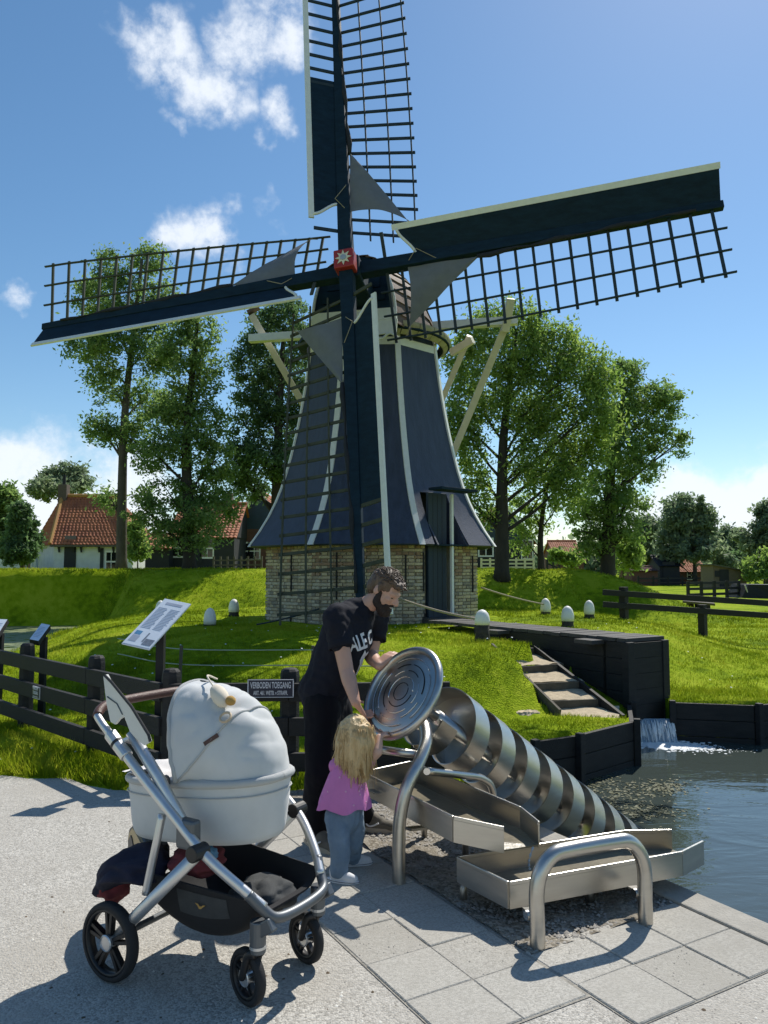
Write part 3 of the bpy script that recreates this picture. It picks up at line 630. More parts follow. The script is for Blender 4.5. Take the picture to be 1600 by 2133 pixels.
for k in (7, 0, 1, 2):
    A, B = oct(k, BR, 0), oct(k + 1, BR, 0); d = (B - A).normalized(); L = (B - A).length; ang = math.atan2(d.y, d.x); nout = Vector((d.y, -d.x, 0))
    row = 0; z = BZ0 + .03
    while z < BZ1 - .02:
        u = -.02 + (.054 if row % 2 else 0); j = 0
        head = row % 2
        while u < L:
            ln = .10 if head else .205
            if row % 2 == 0 and j == 0: ln = .205
            c = A + d * (u + ln / 2); f = (u + ln / 2) / L
            if 0 < u + ln / 2 < L and u + ln < L + .03 and not (k == DOORF and DU0 + .0 < f < DU1 - .0):
                kind = 0 if ln > .15 else 1
                low = z < 1.0; tone = random.choice([0, 1, 2, 5, 5, 6, 3] if z < 1.5 else [0, 1, 2, 2, 4, 0, 4, 3])
                cand.append((Vector((c.x, c.y, z)) + nout * random.uniform(-.018, -.006), ang, tone * 2 + kind, (c - Vector((0, 0, 0))).length, k))
            u += ln + .012; j += 1
        z += .062; row += 1
def show(c):
    k = c[4]; d = CORN[k] + R_(22.5); f = max(.02, math.cos(d)); return -(f * (2 if c[2] % 2 == 0 else 1)) + .1 * (c[0].z < .8)
cand.sort(key=show)
for c in cand[:300]:
    o = bpy.data.objects.new('brick', bmesh_[c[2]]); COL.objects.link(o); o.parent = base; o.location = c[0] - MILL; o.rotation_euler = (random.gauss(0, .008), 0, c[1])
rest = {}
for c in cand[300:]: rest.setdefault(c[2] // 2, []).append(c)
me = bpy.data.meshes.new('brickwork'); V = []; F = []; MI = []
for ti in range(7): me.materials.append(bmats[ti])
for c in cand[300:]:
    src = bmesh_[c[2]]; Rm = Matrix.Rotation(c[1], 3, 'Z'); n = len(V)
    V += [tuple(Rm @ v.co + c[0] - MILL) for v in src.vertices]; F += [tuple(i + n for i in p.vertices) for p in src.polygons]; MI += [c[2] // 2] * len(src.polygons)
me.from_pydata(V, [], F); me.update(); me.polygons.foreach_set('material_index', MI); o = link('brickwork', me, None, base); props(o, kind='stuff')
for k, f, z0, z1 in ((7, .92, 1.2, 1.85), (0, .5, 1.1, 1.9), (0, .5, .45, .75), (1, .18, 1.05, 1.9), (1, .9, 1.25, 1.85), (2, .12, 1.2, 1.9), (2, .9, 1.15, 1.85), (2, .14, .5, .8)):
    A, B = oct(k, BR + .02, 0), oct(k + 1, BR + .02, 0); c = A.lerp(B, f)
    MB().beam((c.x, c.y, z0), (c.x, c.y, z1), .03, .03).build('wall_anchor', 'iron', base)
# door in the side facing right
A, B = oct(DOORF, 2.18, 0), oct(DOORF + 1, 2.18, 0); d = (B - A).normalized(); L = (B - A).length; nout = Vector((d.y, -d.x, 0)); z_ = Vector((0, 0, 1))
p0, p1 = A + d * L * DU0, A + d * L * DU1
dm = (p0 + p1) / 2
dl = p0 + d * .0; dr = p0 + (p1 - p0) * .62
door = MB().beam(dl.lerp(dr, .5) + nout * .10 + z_ * .72, dl.lerp(dr, .5) + nout * .10 + z_ * 3.0, (dr - dl).length, .06, tuple(nout)).build('door', 'mill_door', mill, bev=.006)
for i in range(1, 4):
    q = dl.lerp(dr, i / 4) + nout * .130; MB().beam(q + z_ * .74, q + z_ * 2.98, .008, .004, tuple(nout)).build('door_joint', 'iron', door)
MB().beam(dr + nout * .26 + z_ * .78, dr + nout * .26 + z_ * 2.98, .055, .05, tuple(nout)).build('door_post', 'white_paint', mill)
MB().beam(p0 - d * .12 + nout * .42 + z_ * 3.04, p1 + d * .06 + nout * .42 + z_ * 3.04, .34, .05, tuple(z_)).build('door_canopy', 'mill_board', mill, bev=.005)
for q, s_ in ((p0, 0), (p1, 0)):
    pts = [q + nout * (r - 2.18) * .92 + z_ * z for z, r in PR if z <= 3.05]; back = [q + nout * -.25 + z_ * 3.02, q + nout * -.25 + z_ * 2.03]
    MB().prism(pts + back, d * .04).build('door_cheek', 'mill_blue', mill)
MB().add([p0 - nout * .55 + z_ * .5, p1 - nout * .55 + z_ * .5, p1 - nout * .55 + z_ * 3.05, p0 - nout * .55 + z_ * 3.05], [(0, 1, 2, 3)]).build('inner_wall', 'darkboard', mill)
stp = thing('door_step', 'black timber steps below the blue mill door', 'steps', tuple(dm + nout * .4 + z_ * .5))
MB().box(dm + nout * .30 + z_ * .66, (1.0, .5, .12), Matrix.Rotation(math.atan2(d.y, d.x), 3, 'Z')).build('tread', 'deck', stp, bev=.006)
MB().box(dm + nout * .75 + z_ * .585, (1.1, .45, .08), Matrix.Rotation(math.atan2(d.y, d.x), 3, 'Z')).build('tread', 'deck', stp, bev=.006)
for s_ in (-1, 1): MB().box(dm + nout * .3 + d * s_ * .42 + z_ * .53, (.08, .45, .13), Matrix.Rotation(math.atan2(d.y, d.x), 3, 'Z')).build('bearer', 'tar_wood', stp)
# cap
ch = Vector((sn.x, sn.y, 0)).normalized(); cs = Vector((-ch.y, ch.x, 0))
if cs.x < 0: cs = -cs
cap = MB(); CZ = 6.24
SEC = [(1.50, .80, 1.36, .0), (.9, 1.02, 1.45, .0), (.2, 1.20, 1.50, 0), (-.6, 1.20, 1.40, .0), (-1.3, .98, 1.12, .05), (-1.85, .55, .7, .12), (-2.05, .2, .4, .2)]
def capP(s, a, off=0):                                    # s along the cap (0 front, 1 back), a -1..1 across
    x = s * (len(SEC) - 1); i = min(int(x), len(SEC) - 2); f = x - i; q = [SEC[i][j] * (1 - f) + SEC[i + 1][j] * f for j in range(4)]
    an = a * math.pi / 2; w = (q[1] + off) * math.copysign(abs(math.sin(an)) ** .72, an); h = (q[2] + off) * max(0, math.cos(an)) ** .95
    return Vector((MILL.x, MILL.y, CZ)) + ch * q[0] + cs * w + Vector((0, 0, h + q[3]))
capo = MB().grid(lambda s, t_: capP(s, t_ * 2 - 1), 18, 28).build('cap_shell', 'mill_board', mill, smooth=True)
nst = 9
for sd in (-1, 1):
    for i in range(nst):
        a0, a1 = i / nst, (i + 1) / nst + .025
        MB().grid(lambda s, t_, a0=a0, a1=a1, sd=sd: capP(s, sd * (a0 + (a1 - a0) * t_), .012 + .035 * t_) + ch * (.07 * (1 - s) if s < .01 else 0), 14, 2).build('cap_board', 'shingle', mill, solid=.02)
fan = [capP(0, -1 + 2 * i / 24) + ch * .02 for i in range(25)]
MB().prism(fan, ch * .05).build('cap_front', 'mill_board', mill)
fc = Vector((MILL.x, MILL.y, CZ)) + ch * 1.60
for i in range(4): MB().beam(fc - cs * (.72 - .1 * i) + Vector((0, 0, .32 + .26 * i)), fc + cs * (.72 - .1 * i) + Vector((0, 0, .32 + .26 * i)), .24, .03, (ch.x, ch.y, 0)).build('front_board', 'mill_board', mill)
MB().prism([fc - cs * .86 + z_ * .06, fc + cs * .86 + z_ * .06, fc + cs * .80 + z_ * .28, fc - cs * .80 + z_ * .28], ch * .06).build('cap_sill', 'white_paint', mill)
MB().prism([fc + cs * .5 + z_ * -.22, fc + cs * .85 + z_ * -.2, fc + cs * .87 + z_ * .06, fc + cs * .5 + z_ * .06], ch * .05).build('sill_bracket', 'white_paint', mill)
MB().prism([fc - cs * .85 + z_ * -.2, fc - cs * .55 + z_ * -.22, fc - cs * .55 + z_ * .06, fc - cs * .87 + z_ * .06], ch * .05).build('sill_bracket', 'white_paint', mill)
sc = [fc + ch * .08 + cs * (.30 + .6 * i / 12) + z_ * (-.27 + .05 * math.sin(i * .9)) for i in range(13)]
MB().tube(sc, .024, 6).build('scroll_trim', 'white_paint', mill, smooth=True)
for sd in (-1, 1):
    e = [capP(0, sd * (.45 + .55 * i / 10), .03) + ch * .09 for i in range(11)]; MB().tube(e, .03, 6).build('gable_trim', 'white_paint', mill, smooth=True)
ring = MB().lathe([(1.42, 0), (1.60, .06), (1.58, .16), (1.40, .14)], 32, (MILL.x, MILL.y, 6.17), close=True).build('cap_ring', 'mill_board', mill)
for i in range(10):
    a0 = R_(20 + 14 * i); a1 = a0 + R_(13.4)
    mb = MB()
    def skf(s, t_, a0=a0, a1=a1):
        a = a0 + (a1 - a0) * s; r = 1.46 + .14 * math.sin(t_ * 1.9); w = cs * math.cos(a - R_(90)) * r - ch * math.sin(a - R_(90)) * r
        w = cs * math.sin(a) * r - ch * (-math.cos(a)) * r * -1
        return Vector((MILL.x, MILL.y, 6.15 + .22 * t_)) + w
    mb.grid(skf, 3, 5).build('cap_skirt_board', 'skirt', mill, smooth=True, solid=.03)
# windshaft and hub
MB().beam(HUB + sn * .1, HUB - sn * 1.2, .42, .42, tuple(sU)).build('windshaft', 'mill_board', mill, bev=.03)
hq = HUB + sn * .36
MB().beam(HUB + sn * .1, hq, .36, .36, tuple(sU)).build('hub_block', 'red_paint', mill, bev=.02)
star = []
for i in range(16):
    a = math.pi * i / 8; r = .15 if i % 2 == 0 else .075; star.append(hq + sn * .006 + sR * math.cos(a) * r + sU * math.sin(a) * r)
st_ = MB().prism(star, sn * .012).build('hub_star', 'cream_paint', mill)
MB().lathe([(.055, 0), (.05, .012)], 16, hq + sn * .019, sn).build('star_disc', 'sign_text', st_)
# sails
SAILL = 6.32
def sail(er, et, k0, board_end, lathmat):
    def q(r, t_, k=0.0): return HUB + er * r + et * t_ + sn * (k0 + k)
    def tw(r): return R_(24 - 28 * min(1, max(0, (r - .6) / 5.5)))
    def lat(r, t_, k=0.0): a = tw(r); return q(r, t_ * math.cos(a), -t_ * math.sin(a) + k)
    def bod(r, t_, k=0.0): a = R_(31); return q(r, -t_ * math.cos(a), t_ * math.sin(a) + k)
    s = MB().beam(q(-.05, 0), q(SAILL, 0), .25, .23, tuple(sn), .13, .13).build('sail', 'mill_board', mill, bev=.012)
    rb = [.66 + i * .268 + .0020 * i * i for i in range(19)]
    for i, r in enumerate(rb):
        MB().beam(lat(r, -.02), lat(r, 1.36), .028, .05, tuple(er)).build('crossbar', lathmat, s)
        if r > board_end - .1 or i < 1: MB().beam(bod(r, 0), bod(r, .58), .026, .06, tuple(er)).build('board_support', lathmat, s)
    for tt in (.46, .88, 1.30):
        v = MB(); pts = [lat(.5 + 5.8 * i / 12, tt, .03) for i in range(13)]
        for i in range(12): v.beam(pts[i], pts[i + 1], .036, .026, tuple(er.cross(sn)))
        v.build('lath', lathmat, s)
    # wind board with its white edge and scrolled inner end
    ob = min(board_end, 6.28); r_in = .92
    poly = [bod(ob, .06), bod(ob, .59)] + [bod(r_in - .04, .59)] + [bod(r_in + .02 + .28 * (3 * f * f - 2 * f ** 3), .58 - .48 * f) for f in (0, .15, .3, .45, .6, .75, .9, 1)]
    nb_ = (bod(1, 1) - bod(1, 0)).cross(er).normalized()
    MB().prism([p - nb_ * .01 for p in poly], nb_ * .022).build('wind_board', 'mill_board', s)
    MB().beam(bod(r_in - .06, .62, .0), bod(6.30, .62, .0), .10, .035, tuple(nb_)).build('board_edge', 'white_paint', s)
    rim = [bod(r_in + .02 + .28 * (3 * f * f - 2 * f ** 3), .59 - .49 * f, .0) + sn * .012 for f in [i / 10 for i in range(11)]]
    MB().tube(rim, .028, 6).build('scroll_trim', 'white_paint', s, smooth=True)
    # furled sailcloth: a triangle left hanging near the hub, the rest rolled along the stock
    c0, c1, c2 = (1.05, .12), (2.3, .16), (.95, 1.15)
    def cl(u, v):
        a = (c0[0] + (c1[0] - c0[0]) * u, c0[1] + (c1[1] - c0[1]) * u); w = v * (1 - u)
        b2 = (c2[0] - c0[0], c2[1] - c0[1]); r = a[0] + b2[0] * w; t_ = a[1] + b2[1] * w
        k = .07 + .10 * math.sin(math.pi * v) * (1 - u) + .012 * noise.noise(Vector((r * 5, t_ * 5, k0 * 9))) - .02 * math.sin(u * 9 + v * 5) * .5
        r += .10 * math.sin(math.pi * min(1, v)) * (1 - u) * .6
        return lat(r, t_, k)
    MB().grid(cl, 16, 14).build('sailcloth', 'sailcloth', s, smooth=True, solid=.01)
    roll = [lat(2.28 + 3.6 * i / 16, .16 - .12 * (i / 16) + .012 * math.sin(i * 1.7), .08 + .01 * math.cos(i * 2.3)) for i in range(17)]
    MB().tube(roll, [.035 + .018 * math.sin(i * 1.3) * (1 if 0 < i < 16 else 0) - .0008 * i for i in range(17)], 7).build('rolled_sailcloth', 'sailroll', s, smooth=True)
    MB().tube([lat(.95, 1.15, .07), lat(.88, 1.28, .04), lat(.76, 1.30, .0)], .01, 5).build('sail_rope', 'rope', s)
    MB().tube([lat(1.0, .12, .09), lat(1.25, -.12, .16), lat(1.6, .1, .12)], .008, 5).build('sail_rope', 'rope', s)
    return s
for er, et, k0, be, lm, lab in ((sU, sR, .14, 3.95, 'lath', 'upright sail with part of its wind board missing'), (sR, -sU, -.12, 9, 'lath', 'sail reaching right with a dark wind board on top'),
                                (-sU, -sR, .14, 4.5, 'lath_green', 'sail hanging down in front of the tower'), (-sR, sU, -.12, 9, 'lath_green', 'sail reaching left with mossy bars')):
    o = sail(er, et, k0, be, lm); o['label'] = lab
# tail beams behind the tower
def wp(u, v, Y): return P(u, v, Y)
for a, b_, w, mtn in ((wp(520, 706, 17.0), wp(1078, 668, 15.9), .17, 'tail_crossbeam'), (wp(523, 655, 17.0), wp(700, 960, 18.4), .15, 'tail_brace'), (wp(1064, 622, 15.7), wp(1052, 690, 16.0), .17, 'beam_post'),
                   (wp(1058, 668, 16.0), wp(900, 1050, 18.4), .15, 'tail_brace'), (wp(940, 735, 16.9), wp(985, 708, 16.6), .16, 'short_crossbeam'), (wp(978, 700, 16.7), wp(905, 870, 18.0), .13, 'tail_brace')):
    MB().beam(a, b_, w, w * 1.05, (0, 1, 0)).build(mtn, 'cream_paint' if mtn != 'tail_crossbeam' else 'white_paint', mill, bev=.008)
MB().beam(wp(516, 652, 16.97), wp(540, 640, 16.97), .2, .06).build('brace_cap', 'shingle', mill)
# ------------------------------------------------------------------ fences, signs, bollards, ropes
FC = Vector((-1.62, 5.93, 0))
def rail_fence(name, label, pts, posts, rails, rh, cap=True, pr=.075, ph=.84, rt=.045, z0=None, back=.075):
    t = thing(name, label, 'fence', (pts[0][0], pts[0][1], gh(pts[0][0], pts[0][1])))
    a, b_ = Vector((*pts[0], 0)), Vector((*pts[1], 0)); d = (b_ - a).normalized(); n = Vector((d.y, -d.x, 0)); n = n if n.y < 0 else -n
    for f in posts:
        p = a + d * f; g = gh(p.x, p.y) if z0 is None else z0
        MB().lathe([(pr, -.2), (pr, ph - .06), (pr * .93, ph - .02), (pr * .7, ph), (pr * .2, ph + .006)] if cap else [(pr, -.2), (pr, ph)], 8 if cap else 4, p + Vector((0, 0, g)), (0, 0, 1), tuple(d)).build('post', 'tar_wood', t, bev=.006)
    L = (b_ - a).length
    for zr in rails:
        ga, gb = (gh(a.x, a.y), gh(b_.x, b_.y)) if z0 is None else (z0, z0)
        segs = [f for f in posts if 0.05 < f < L - .05][::2]; cuts = [0] + segs + [L]
        for i in range(len(cuts) - 1):
            za = ga + (gb - ga) * cuts[i] / L; zb = ga + (gb - ga) * cuts[i + 1] / L
            MB().beam(a + d * (cuts[i] + .003) + n * back + Vector((0, 0, za + zr)), a + d * (cuts[i + 1] - .003) + n * back + Vector((0, 0, zb + zr + random.uniform(-.006, .006))), rh, rt, tuple(n)).build('rail', 'tar_wood', t, bev=.004)
    return t, d, n
RZ = (.67, .415, .155)
tR, dR, nR = rail_fence('rail_fence', 'black three-rail fence behind the stroller and the bearded man', (tuple(FC.xy), (.50, 6.0)), (.9, 1.9), RZ, .135, z0=0)
tL, dL, nL = rail_fence('rail_fence', 'black three-rail fence receding from its corner to the left edge', (tuple(FC.xy), (-5.6, 9.87)), (.0, 1.27, 2.85, 4.4), RZ, .135, z0=0)
t2, d2, n2 = rail_fence('rail_fence', 'black two-rail field fence on the right beyond the bridge', ((4.6, 16.3), (13.5, 15.6)), (.45, 2.05, 3.7, 5.4, 7.1), (.52, .27), .12, cap=False, ph=.66, pr=.10)
sg = thing('warning_sign', 'dark VERBODEN TOEGANG sign screwed to the fence rail behind the stroller', 'sign', tuple(P(564, 1433, 5.86)))
so = P(564, 1434, 5.815); ex = (dR if dR.x > 0 else -dR); ey = Vector((0, 0, 1)); nz_ = Vector((ex.y, -ex.x, 0))
MB().beam(so - ey * .068, so + ey * .068, .345, .008, tuple(nz_)).build('plate', 'sign_navy', sg, bev=.002)
fr_ = MB()
for s_ in (-1, 1):
    fr_.beam(so + nz_ * .006 + ey * s_ * .064 - ex * .17, so + nz_ * .006 + ey * s_ * .064 + ex * .17, .007, .004); fr_.beam(so + nz_ * .006 + ex * s_ * .168 - ey * .06, so + nz_ * .006 + ex * s_ * .168 + ey * .06, .007, .004, tuple(nz_))
fr_.build('border', 'sign_letter', sg)
lettering('lettering', 'VERBODEN TOEGANG', .064, so + nz_ * .006 + ey * .022, ex, ey, 'sign_letter', sg, .46, .001, .0012)
lettering('lettering', 'ART. 461. WETB. v STRAFR.', .043, so + nz_ * .006 - ey * .034, ex, ey, 'sign_letter', sg, .50, .001, .0008)
qs = FC + dL * 2.32 + nL * .103 + Vector((0, 0, .415)); exl = dL if dL.x > 0 else -dL; nl_ = Vector((exl.y, -exl.x, 0))
sg = thing('warning_sign', 'small pale VERBODEN TOEGANG sign on the receding fence at the left', 'sign', tuple(qs))
MB().beam(qs - ey * .058, qs + ey * .058, .17, .008, tuple(nl_)).build('plate', 'sign_letter', sg)
MB().beam(qs - ey * .05 + nl_ * .006, qs + ey * .05 + nl_ * .006, .155, .004, tuple(nl_)).build('plate_face', 'sign_navy', sg)
lettering('lettering', 'VERBODEN\nTOEGANG', .042, qs + nl_ * .010 + ey * .018, exl, ey, 'sign_letter', sg, .6, .001, .001)
lettering('lettering', 'ART. 461. WETB. v STRAFR.', .016, qs + nl_ * .010 - ey * .038, exl, ey, 'sign_letter', sg, .6, .001, .0005)
# information panels
def info_panel(label, c, post_h, cor, thick, rich):
    g = Vector((c[0], c[1], 0)); t = thing('information_panel', label, 'information panel', (c[0], c[1], gh(c[0], c[1])))
    bl, br, tr, tl = cor; tl = bl + (tr - br); cor = [bl, br, tr, tl]; nn = (br - bl).cross(tl - bl).normalized(); nn = nn if nn.z > 0 else -nn
    MB().prism([bl, br, tr, tl], -nn * thick).build('board', 'iron' if thick > .03 else 'sign_white', t, bev=.002)
    f = MB().prism([p.lerp((bl + tr) / 2, .03) + nn * .0006 for p in cor], nn * .002).build('printed_face', 'sign_white', t)
    def at(u, v): return bl.lerp(br, u).lerp(tl.lerp(tr, u), v) + nn * .0035
    def patch(u0, u1, v0, v1, m, nm): MB().prism([at(u0, v0), at(u1, v0), at(u1, v1), at(u0, v1)], nn * .0008).build(nm, m, f)
    if rich:
        patch(.62, .94, .05, .17, 'sign_grey', 'picture'); patch(.55, .60, .1, .28, 'sign_grey', 'picture'); patch(.1, .32, .22, .29, 'sign_blue', 'picture'); patch(.1, .36, .08, .2, 'sign_text', 'picture')
        patch(.2, .8, .88, .93, 'sign_text', 'heading')
        for c0, c1 in ((.1, .47), (.54, .9)):
            for i in range(16): patch(c0, c1 - random.uniform(0, .08), .36 + i * .029, .36 + i * .029 + .008, 'sign_text', 'text_line')
    else:
        for i in range(8): patch(.12, .88 - random.uniform(0, .2), .2 + i * .08, .2 + i * .08 + .02, 'sign_text', 'text_line')
    m = (bl + tr) / 2 - nn * (thick + .004); b0 = Vector((c[0], c[1], gh(c[0], c[1]) - .1))
    MB().beam(b0, Vector((c[0], c[1], m.z - .01)), .06, .06).build('post', 'iron', t)
    MB().beam(Vector((c[0], c[1], m.z - .03)), m + nn * .002, .05, .05).build('bracket', 'iron', t)
    return t
cy = 6.12
info_panel('large white tilted information panel on a black post at the fence corner', P(336, 1300, cy).xy, 1.1, [P(253, 1340, cy - .26), P(311, 1353, cy - .30), P(398, 1258, cy + .10), P(336, 1252, cy + .16)], .012, True)
c = P(92, 1310, 8.3); info_panel('small slanted reading panel above the second fence post from the left', c.xy, 1.0, [P(61, 1332, 8.05), P(80, 1336, 8.0), P(105, 1302, 8.4), P(88, 1298, 8.45)], .05, False)
c = P(2, 1305, 9.0); info_panel('dark slanted reading panel cut off by the left edge', c.xy, 1.0, [P(-34, 1330, 8.8), P(-10, 1331, 8.75), P(16, 1290, 9.1), P(0, 1287, 9.2)], .05, False)
# white-topped mooring posts
def bollard(u, v, z, h, r, stump, label, stag=0.0):
    p = G(u, v, z); p.z = gh(p.x, p.y); t = thing('mooring_post', label, 'mooring post', tuple(p), group='white-topped mooring posts round the mill')
    MB().lathe([(r * .92, -.15), (r * 1.05, .02), (r * .9, stump * .5), (r * .98, stump)], 14, p).build('stump', 'bollard_stump', t, smooth=True)
    H = h - stump
    MB().lathe([(r, stump - .01), (r * 1.02, stump + H * .25), (r * .95, stump + H * .5), (r * .78, stump + H * .75), (r * .45, stump + H * .93), (r * .1, stump + H)], 16, p).build('painted_top', 'bollard_white', t, smooth=True)
    return p
BO = {}
BO['a'] = bollard(1005, 1335, .6, .44, .105, .24, 'white-topped mooring post on a weathered stump beside the bridge start')
BO['b'] = bollard(1183, 1313, .58, .36, .105, .12, 'white-topped mooring post just behind the middle of the bridge')
BO['c'] = bollard(1228, 1299, .5, .36, .105, .09, 'white-topped mooring post nearest the right-hand field fence')
BO['d'] = bollard(1137, 1279, .6, .36, .115, .07, 'white-topped mooring post holding the rope right of the mill')
BO['e'] = bollard(437, 1302, .6, .32, .11, .04, 'white-topped mooring post left of the mill, the nearer of two')
BO['f'] = bollard(487, 1285, .6, .36, .11, .10, 'white-topped mooring post left of the mill, farther and by the brickwork')
BO['g'] = bollard(334, 1290, .55, .36, .11, .06, 'white-topped mooring post mostly hidden behind the large information panel')
def rope(name, label, a, b_, sag, r, mat, k=18):
    pts = [a.lerp(b_, i / k) - Vector((0, 0, sag * 4 * (i / k) * (1 - i / k))) for i in range(k + 1)]
    o = MB().tube(pts, r, 6).build(name, mat, smooth=True); props(o, label, 'rope'); return o
rope('rope', 'thick rope from the hanging sail down to the post by the bridge', P(815, 1240, 12.6), BO['a'] + Vector((-.03, 0, .30)), .04, .018, 'rope')
rope('rope', 'thick rope running from the brick base to the post on the right', P(1003, 1224, 15.2), BO['d'] + Vector((0, 0, .22)), .03, .018, 'rope')
rope('rope', 'dark rope lying up against the brick base left of the man', P(535, 1301, 13.2), P(665, 1268, 13.0), .02, .016, 'lath')
for v, lab in ((1352, 'upper thin line strung along the grass behind the fence'), (1384, 'lower thin line strung along the grass behind the fence')):
    a, b_, c = P(245, v - 22, 9.6), P(375, v, 8.6), P(650, v + 2, 8.3); pts = spline([a, b_, c, P(800, v + 4, 8.2)], 8)
    o = MB().tube(pts, .006, 5).build('boundary_line', 'rope_wire', smooth=True); props(o, lab, 'rope')
for u, lab in ((374, 'thin leaning stake holding the lines by the information panel'), (648, 'thin stake holding the lines behind the bearded man')):
    p = P(u, 1384, 8.55); o = MB().beam((p.x, p.y, gh(p.x, p.y) - .1), P(u + 4, 1345, 8.55), .03, .03).build('stake', 'weathered'); props(o, lab, 'stake')
o = MB().beam(P(96, 1412, 10.5), P(150, 1418, 10.3), .5, .06).build('plank', 'weathered'); props(o, 'bare wooden plank lying in the grass behind the left fence', 'plank')
# ------------------------------------------------------------------ water play equipment
D0 = P(838, 1442, 4.33); E0 = G(1350, 1812, -.62); w = (E0 - D0).normalized(); AL = (E0 - D0).length
ax, ay, _ = frame_of(w, (0, 0, 1))
eq = thing('water_screw', 'stainless steel hand-turned water screw sloping into the pond', 'play equipment', tuple(G(832, 1840)))
DR = .282
MB().lathe([(.02, -.012), (.16, -.010), (.235, -.004), (.262, .006), (.255, .022), (.2, .012), (.02, .008)], 64, D0, w).build('hand_wheel', 'steel', eq, smooth=True)
hw = MB().tube([D0 + (ax * math.cos(2 * math.pi * i / 64) + ay * math.sin(2 * math.pi * i / 64)) * (DR - .022) for i in range(65)], .022, 12, tuple(w), False).build('wheel_rim', 'steel', eq, smooth=True)
rr = random.Random(3)
for j, r in enumerate((.052, .09, .128, .166, .205)):
    a = rr.uniform(0, 1)
    while a < 6.1:
        ln = rr.uniform(.5, 1.5) if j > 1 else rr.uniform(1.5, 2.6)
        pts = [D0 - w * .012 + (ax * math.cos(a + ln * k / 14) + ay * math.sin(a + ln * k / 14)) * r for k in range(15)]
        MB().tube(pts, .0026, 6, tuple(w)).build('wheel_groove', 'iron' if rr.random() < .5 else 'steel_bright', eq, smooth=True); a += ln + rr.uniform(.12, .35)
MB().tube([D0 + w * .01, D0 + w * .34], .030, 20).build('axle', 'steel', eq, smooth=True)
MB().tube([D0 + w * .17, D0 + w * .22], .042, 20).build('collar', 'steel_dark', eq, bev=.004)
MB().tube([D0 + w * .30, D0 + w * (AL + .3)], .042, 24).build('shaft', 'steel', eq, smooth=True)
s0, s1, pitch, SRad = .30, AL + .2, .262, .207
turns = (s1 - s0) / pitch; NS = int(turns * 48); ph0 = 3.4
def hel(s, r, off=0.0):
    a = ph0 + (s - s0) / pitch * 2 * math.pi; return D0 + w * (s + off) + (ax * math.cos(a) + ay * math.sin(a)) * r
MB().grid(lambda u, v: hel(s0 + (s1 - s0) * u, .04 + (SRad - .04) * v), NS, 4).build('screw_blade', 'steel', eq, smooth=True, solid=.006)
MB().grid(lambda u, v: hel(s0 + (s1 - s0) * u, SRad, (v - .96) * .135), NS, 3).build('screw_band', 'steel', eq, smooth=True, solid=.006)
pb = G(832, 1842); pp = [pb + Vector((0, 0, -.05)), P(831, 1760, 4.05), P(834, 1700, 4.06), P(848, 1640, 4.08), P(872, 1590, 4.14), P(888, 1545, 4.24), P(884, 1512, 4.36), P(868, 1494, 4.43)]
pp[-1] = D0 + w * .16 + Vector((0, 0, -.1)); pp.append(D0 + w * .19)
MB().tube(spline(pp, 8), .034, 18).build('post', 'steel', eq, smooth=True)
MB().tube([P(786, 1561, 4.3), P(872, 1572, 4.2)], .022, 14).build('cross_pipe', 'steel', eq, smooth=True)
pl = spline([P(889, 1606, 4.14), P(960, 1614, 4.3), P(1005, 1622, 4.42), P(1027, 1650, 4.5), P(1030, 1740, 4.55), G(1030, 1790)], 6)
MB().tube(pl, .021, 14).build('brace_pipe', 'steel', eq, smooth=True)
MB().lathe([(.018, 0), (.018, .012)], 14, P(889, 1606, 4.10), (0, -1, 0)).build('bolt', 'steel_bright', eq)
pr_ = spline([G(760, 1690), P(762, 1640, 4.62), P(770, 1580, 4.5), P(790, 1562, 4.3)], 6); MB().tube(pr_, .022, 14).build('post', 'steel', eq, smooth=True)
MB().tube([E0 - w * .05 + Vector((0, 0, -.3)), E0 - w * .05], .05, 14).build('lower_bearing', 'steel_dark', eq)
def trough(label, rim, hgt, floor_drop, close_near=True, t_=.008):
    c = sum(rim, Vector()) / len(rim); T_ = thing('water_trough', label, 'trough', (c.x, c.y, 0))
    n = len(rim); low = [p + Vector((0, 0, -hgt)) for p in rim]
    names = ['side_wall', 'spout_wall', None, 'spout_wall', 'side_wall', 'end_wall']
    MB().prism([p + Vector((0, 0, .006)) for p in low], Vector((0, 0, .008))).build('floor', 'silt', T_)
    for i in range(n):
        if names[i] is None: continue
        a, b_ = rim[i], rim[(i + 1) % n]; A, B = low[i], low[(i + 1) % n]
        d = (b_ - a).normalized(); nn = Vector((d.y, -d.x, 0)).normalized() * t_
        MB().add([A, B, b_, a, A + nn, B + nn, b_ + nn, a + nn], [(0, 1, 2, 3), (7, 6, 5, 4), (0, 4, 5, 1), (1, 5, 6, 2), (2, 6, 7, 3), (3, 7, 4, 0)]).build(names[i], 'steel', T_)
        MB().beam(a + nn * .5 + Vector((0, 0, .004)), b_ + nn * .5 + Vector((0, 0, .004)), .02, .012, (0, 1, 0)).build('rim_lip', 'steel', T_, bev=.003)
    return T_
rimL = [G(1060, 1842, .2), G(1419, 1778, .2), G(1463, 1756, .2), G(1400, 1733, .2), G(1300, 1735, .2), G(954, 1790, .2)]
tl_ = trough('long lower steel trough with a spout over the pond', rimL, .105, 0)
rimU = [G(757, 1612, .42), G(945, 1705, .395), G(1050, 1727, .363), G(1121, 1717, .363), G(1083, 1686, .38), G(855, 1590, .42)]
tu_ = trough('upper steel trough pouring into the lower trough', rimU, .11, 0)
MB().beam(G(772, 1632, .40) + Vector((0, -.006, -.03)), G(789, 1641, .40) + Vector((0, -.006, -.03)), .045, .002, (0, 0, 1)).build('label_plate', 'steel_bright', tu_)
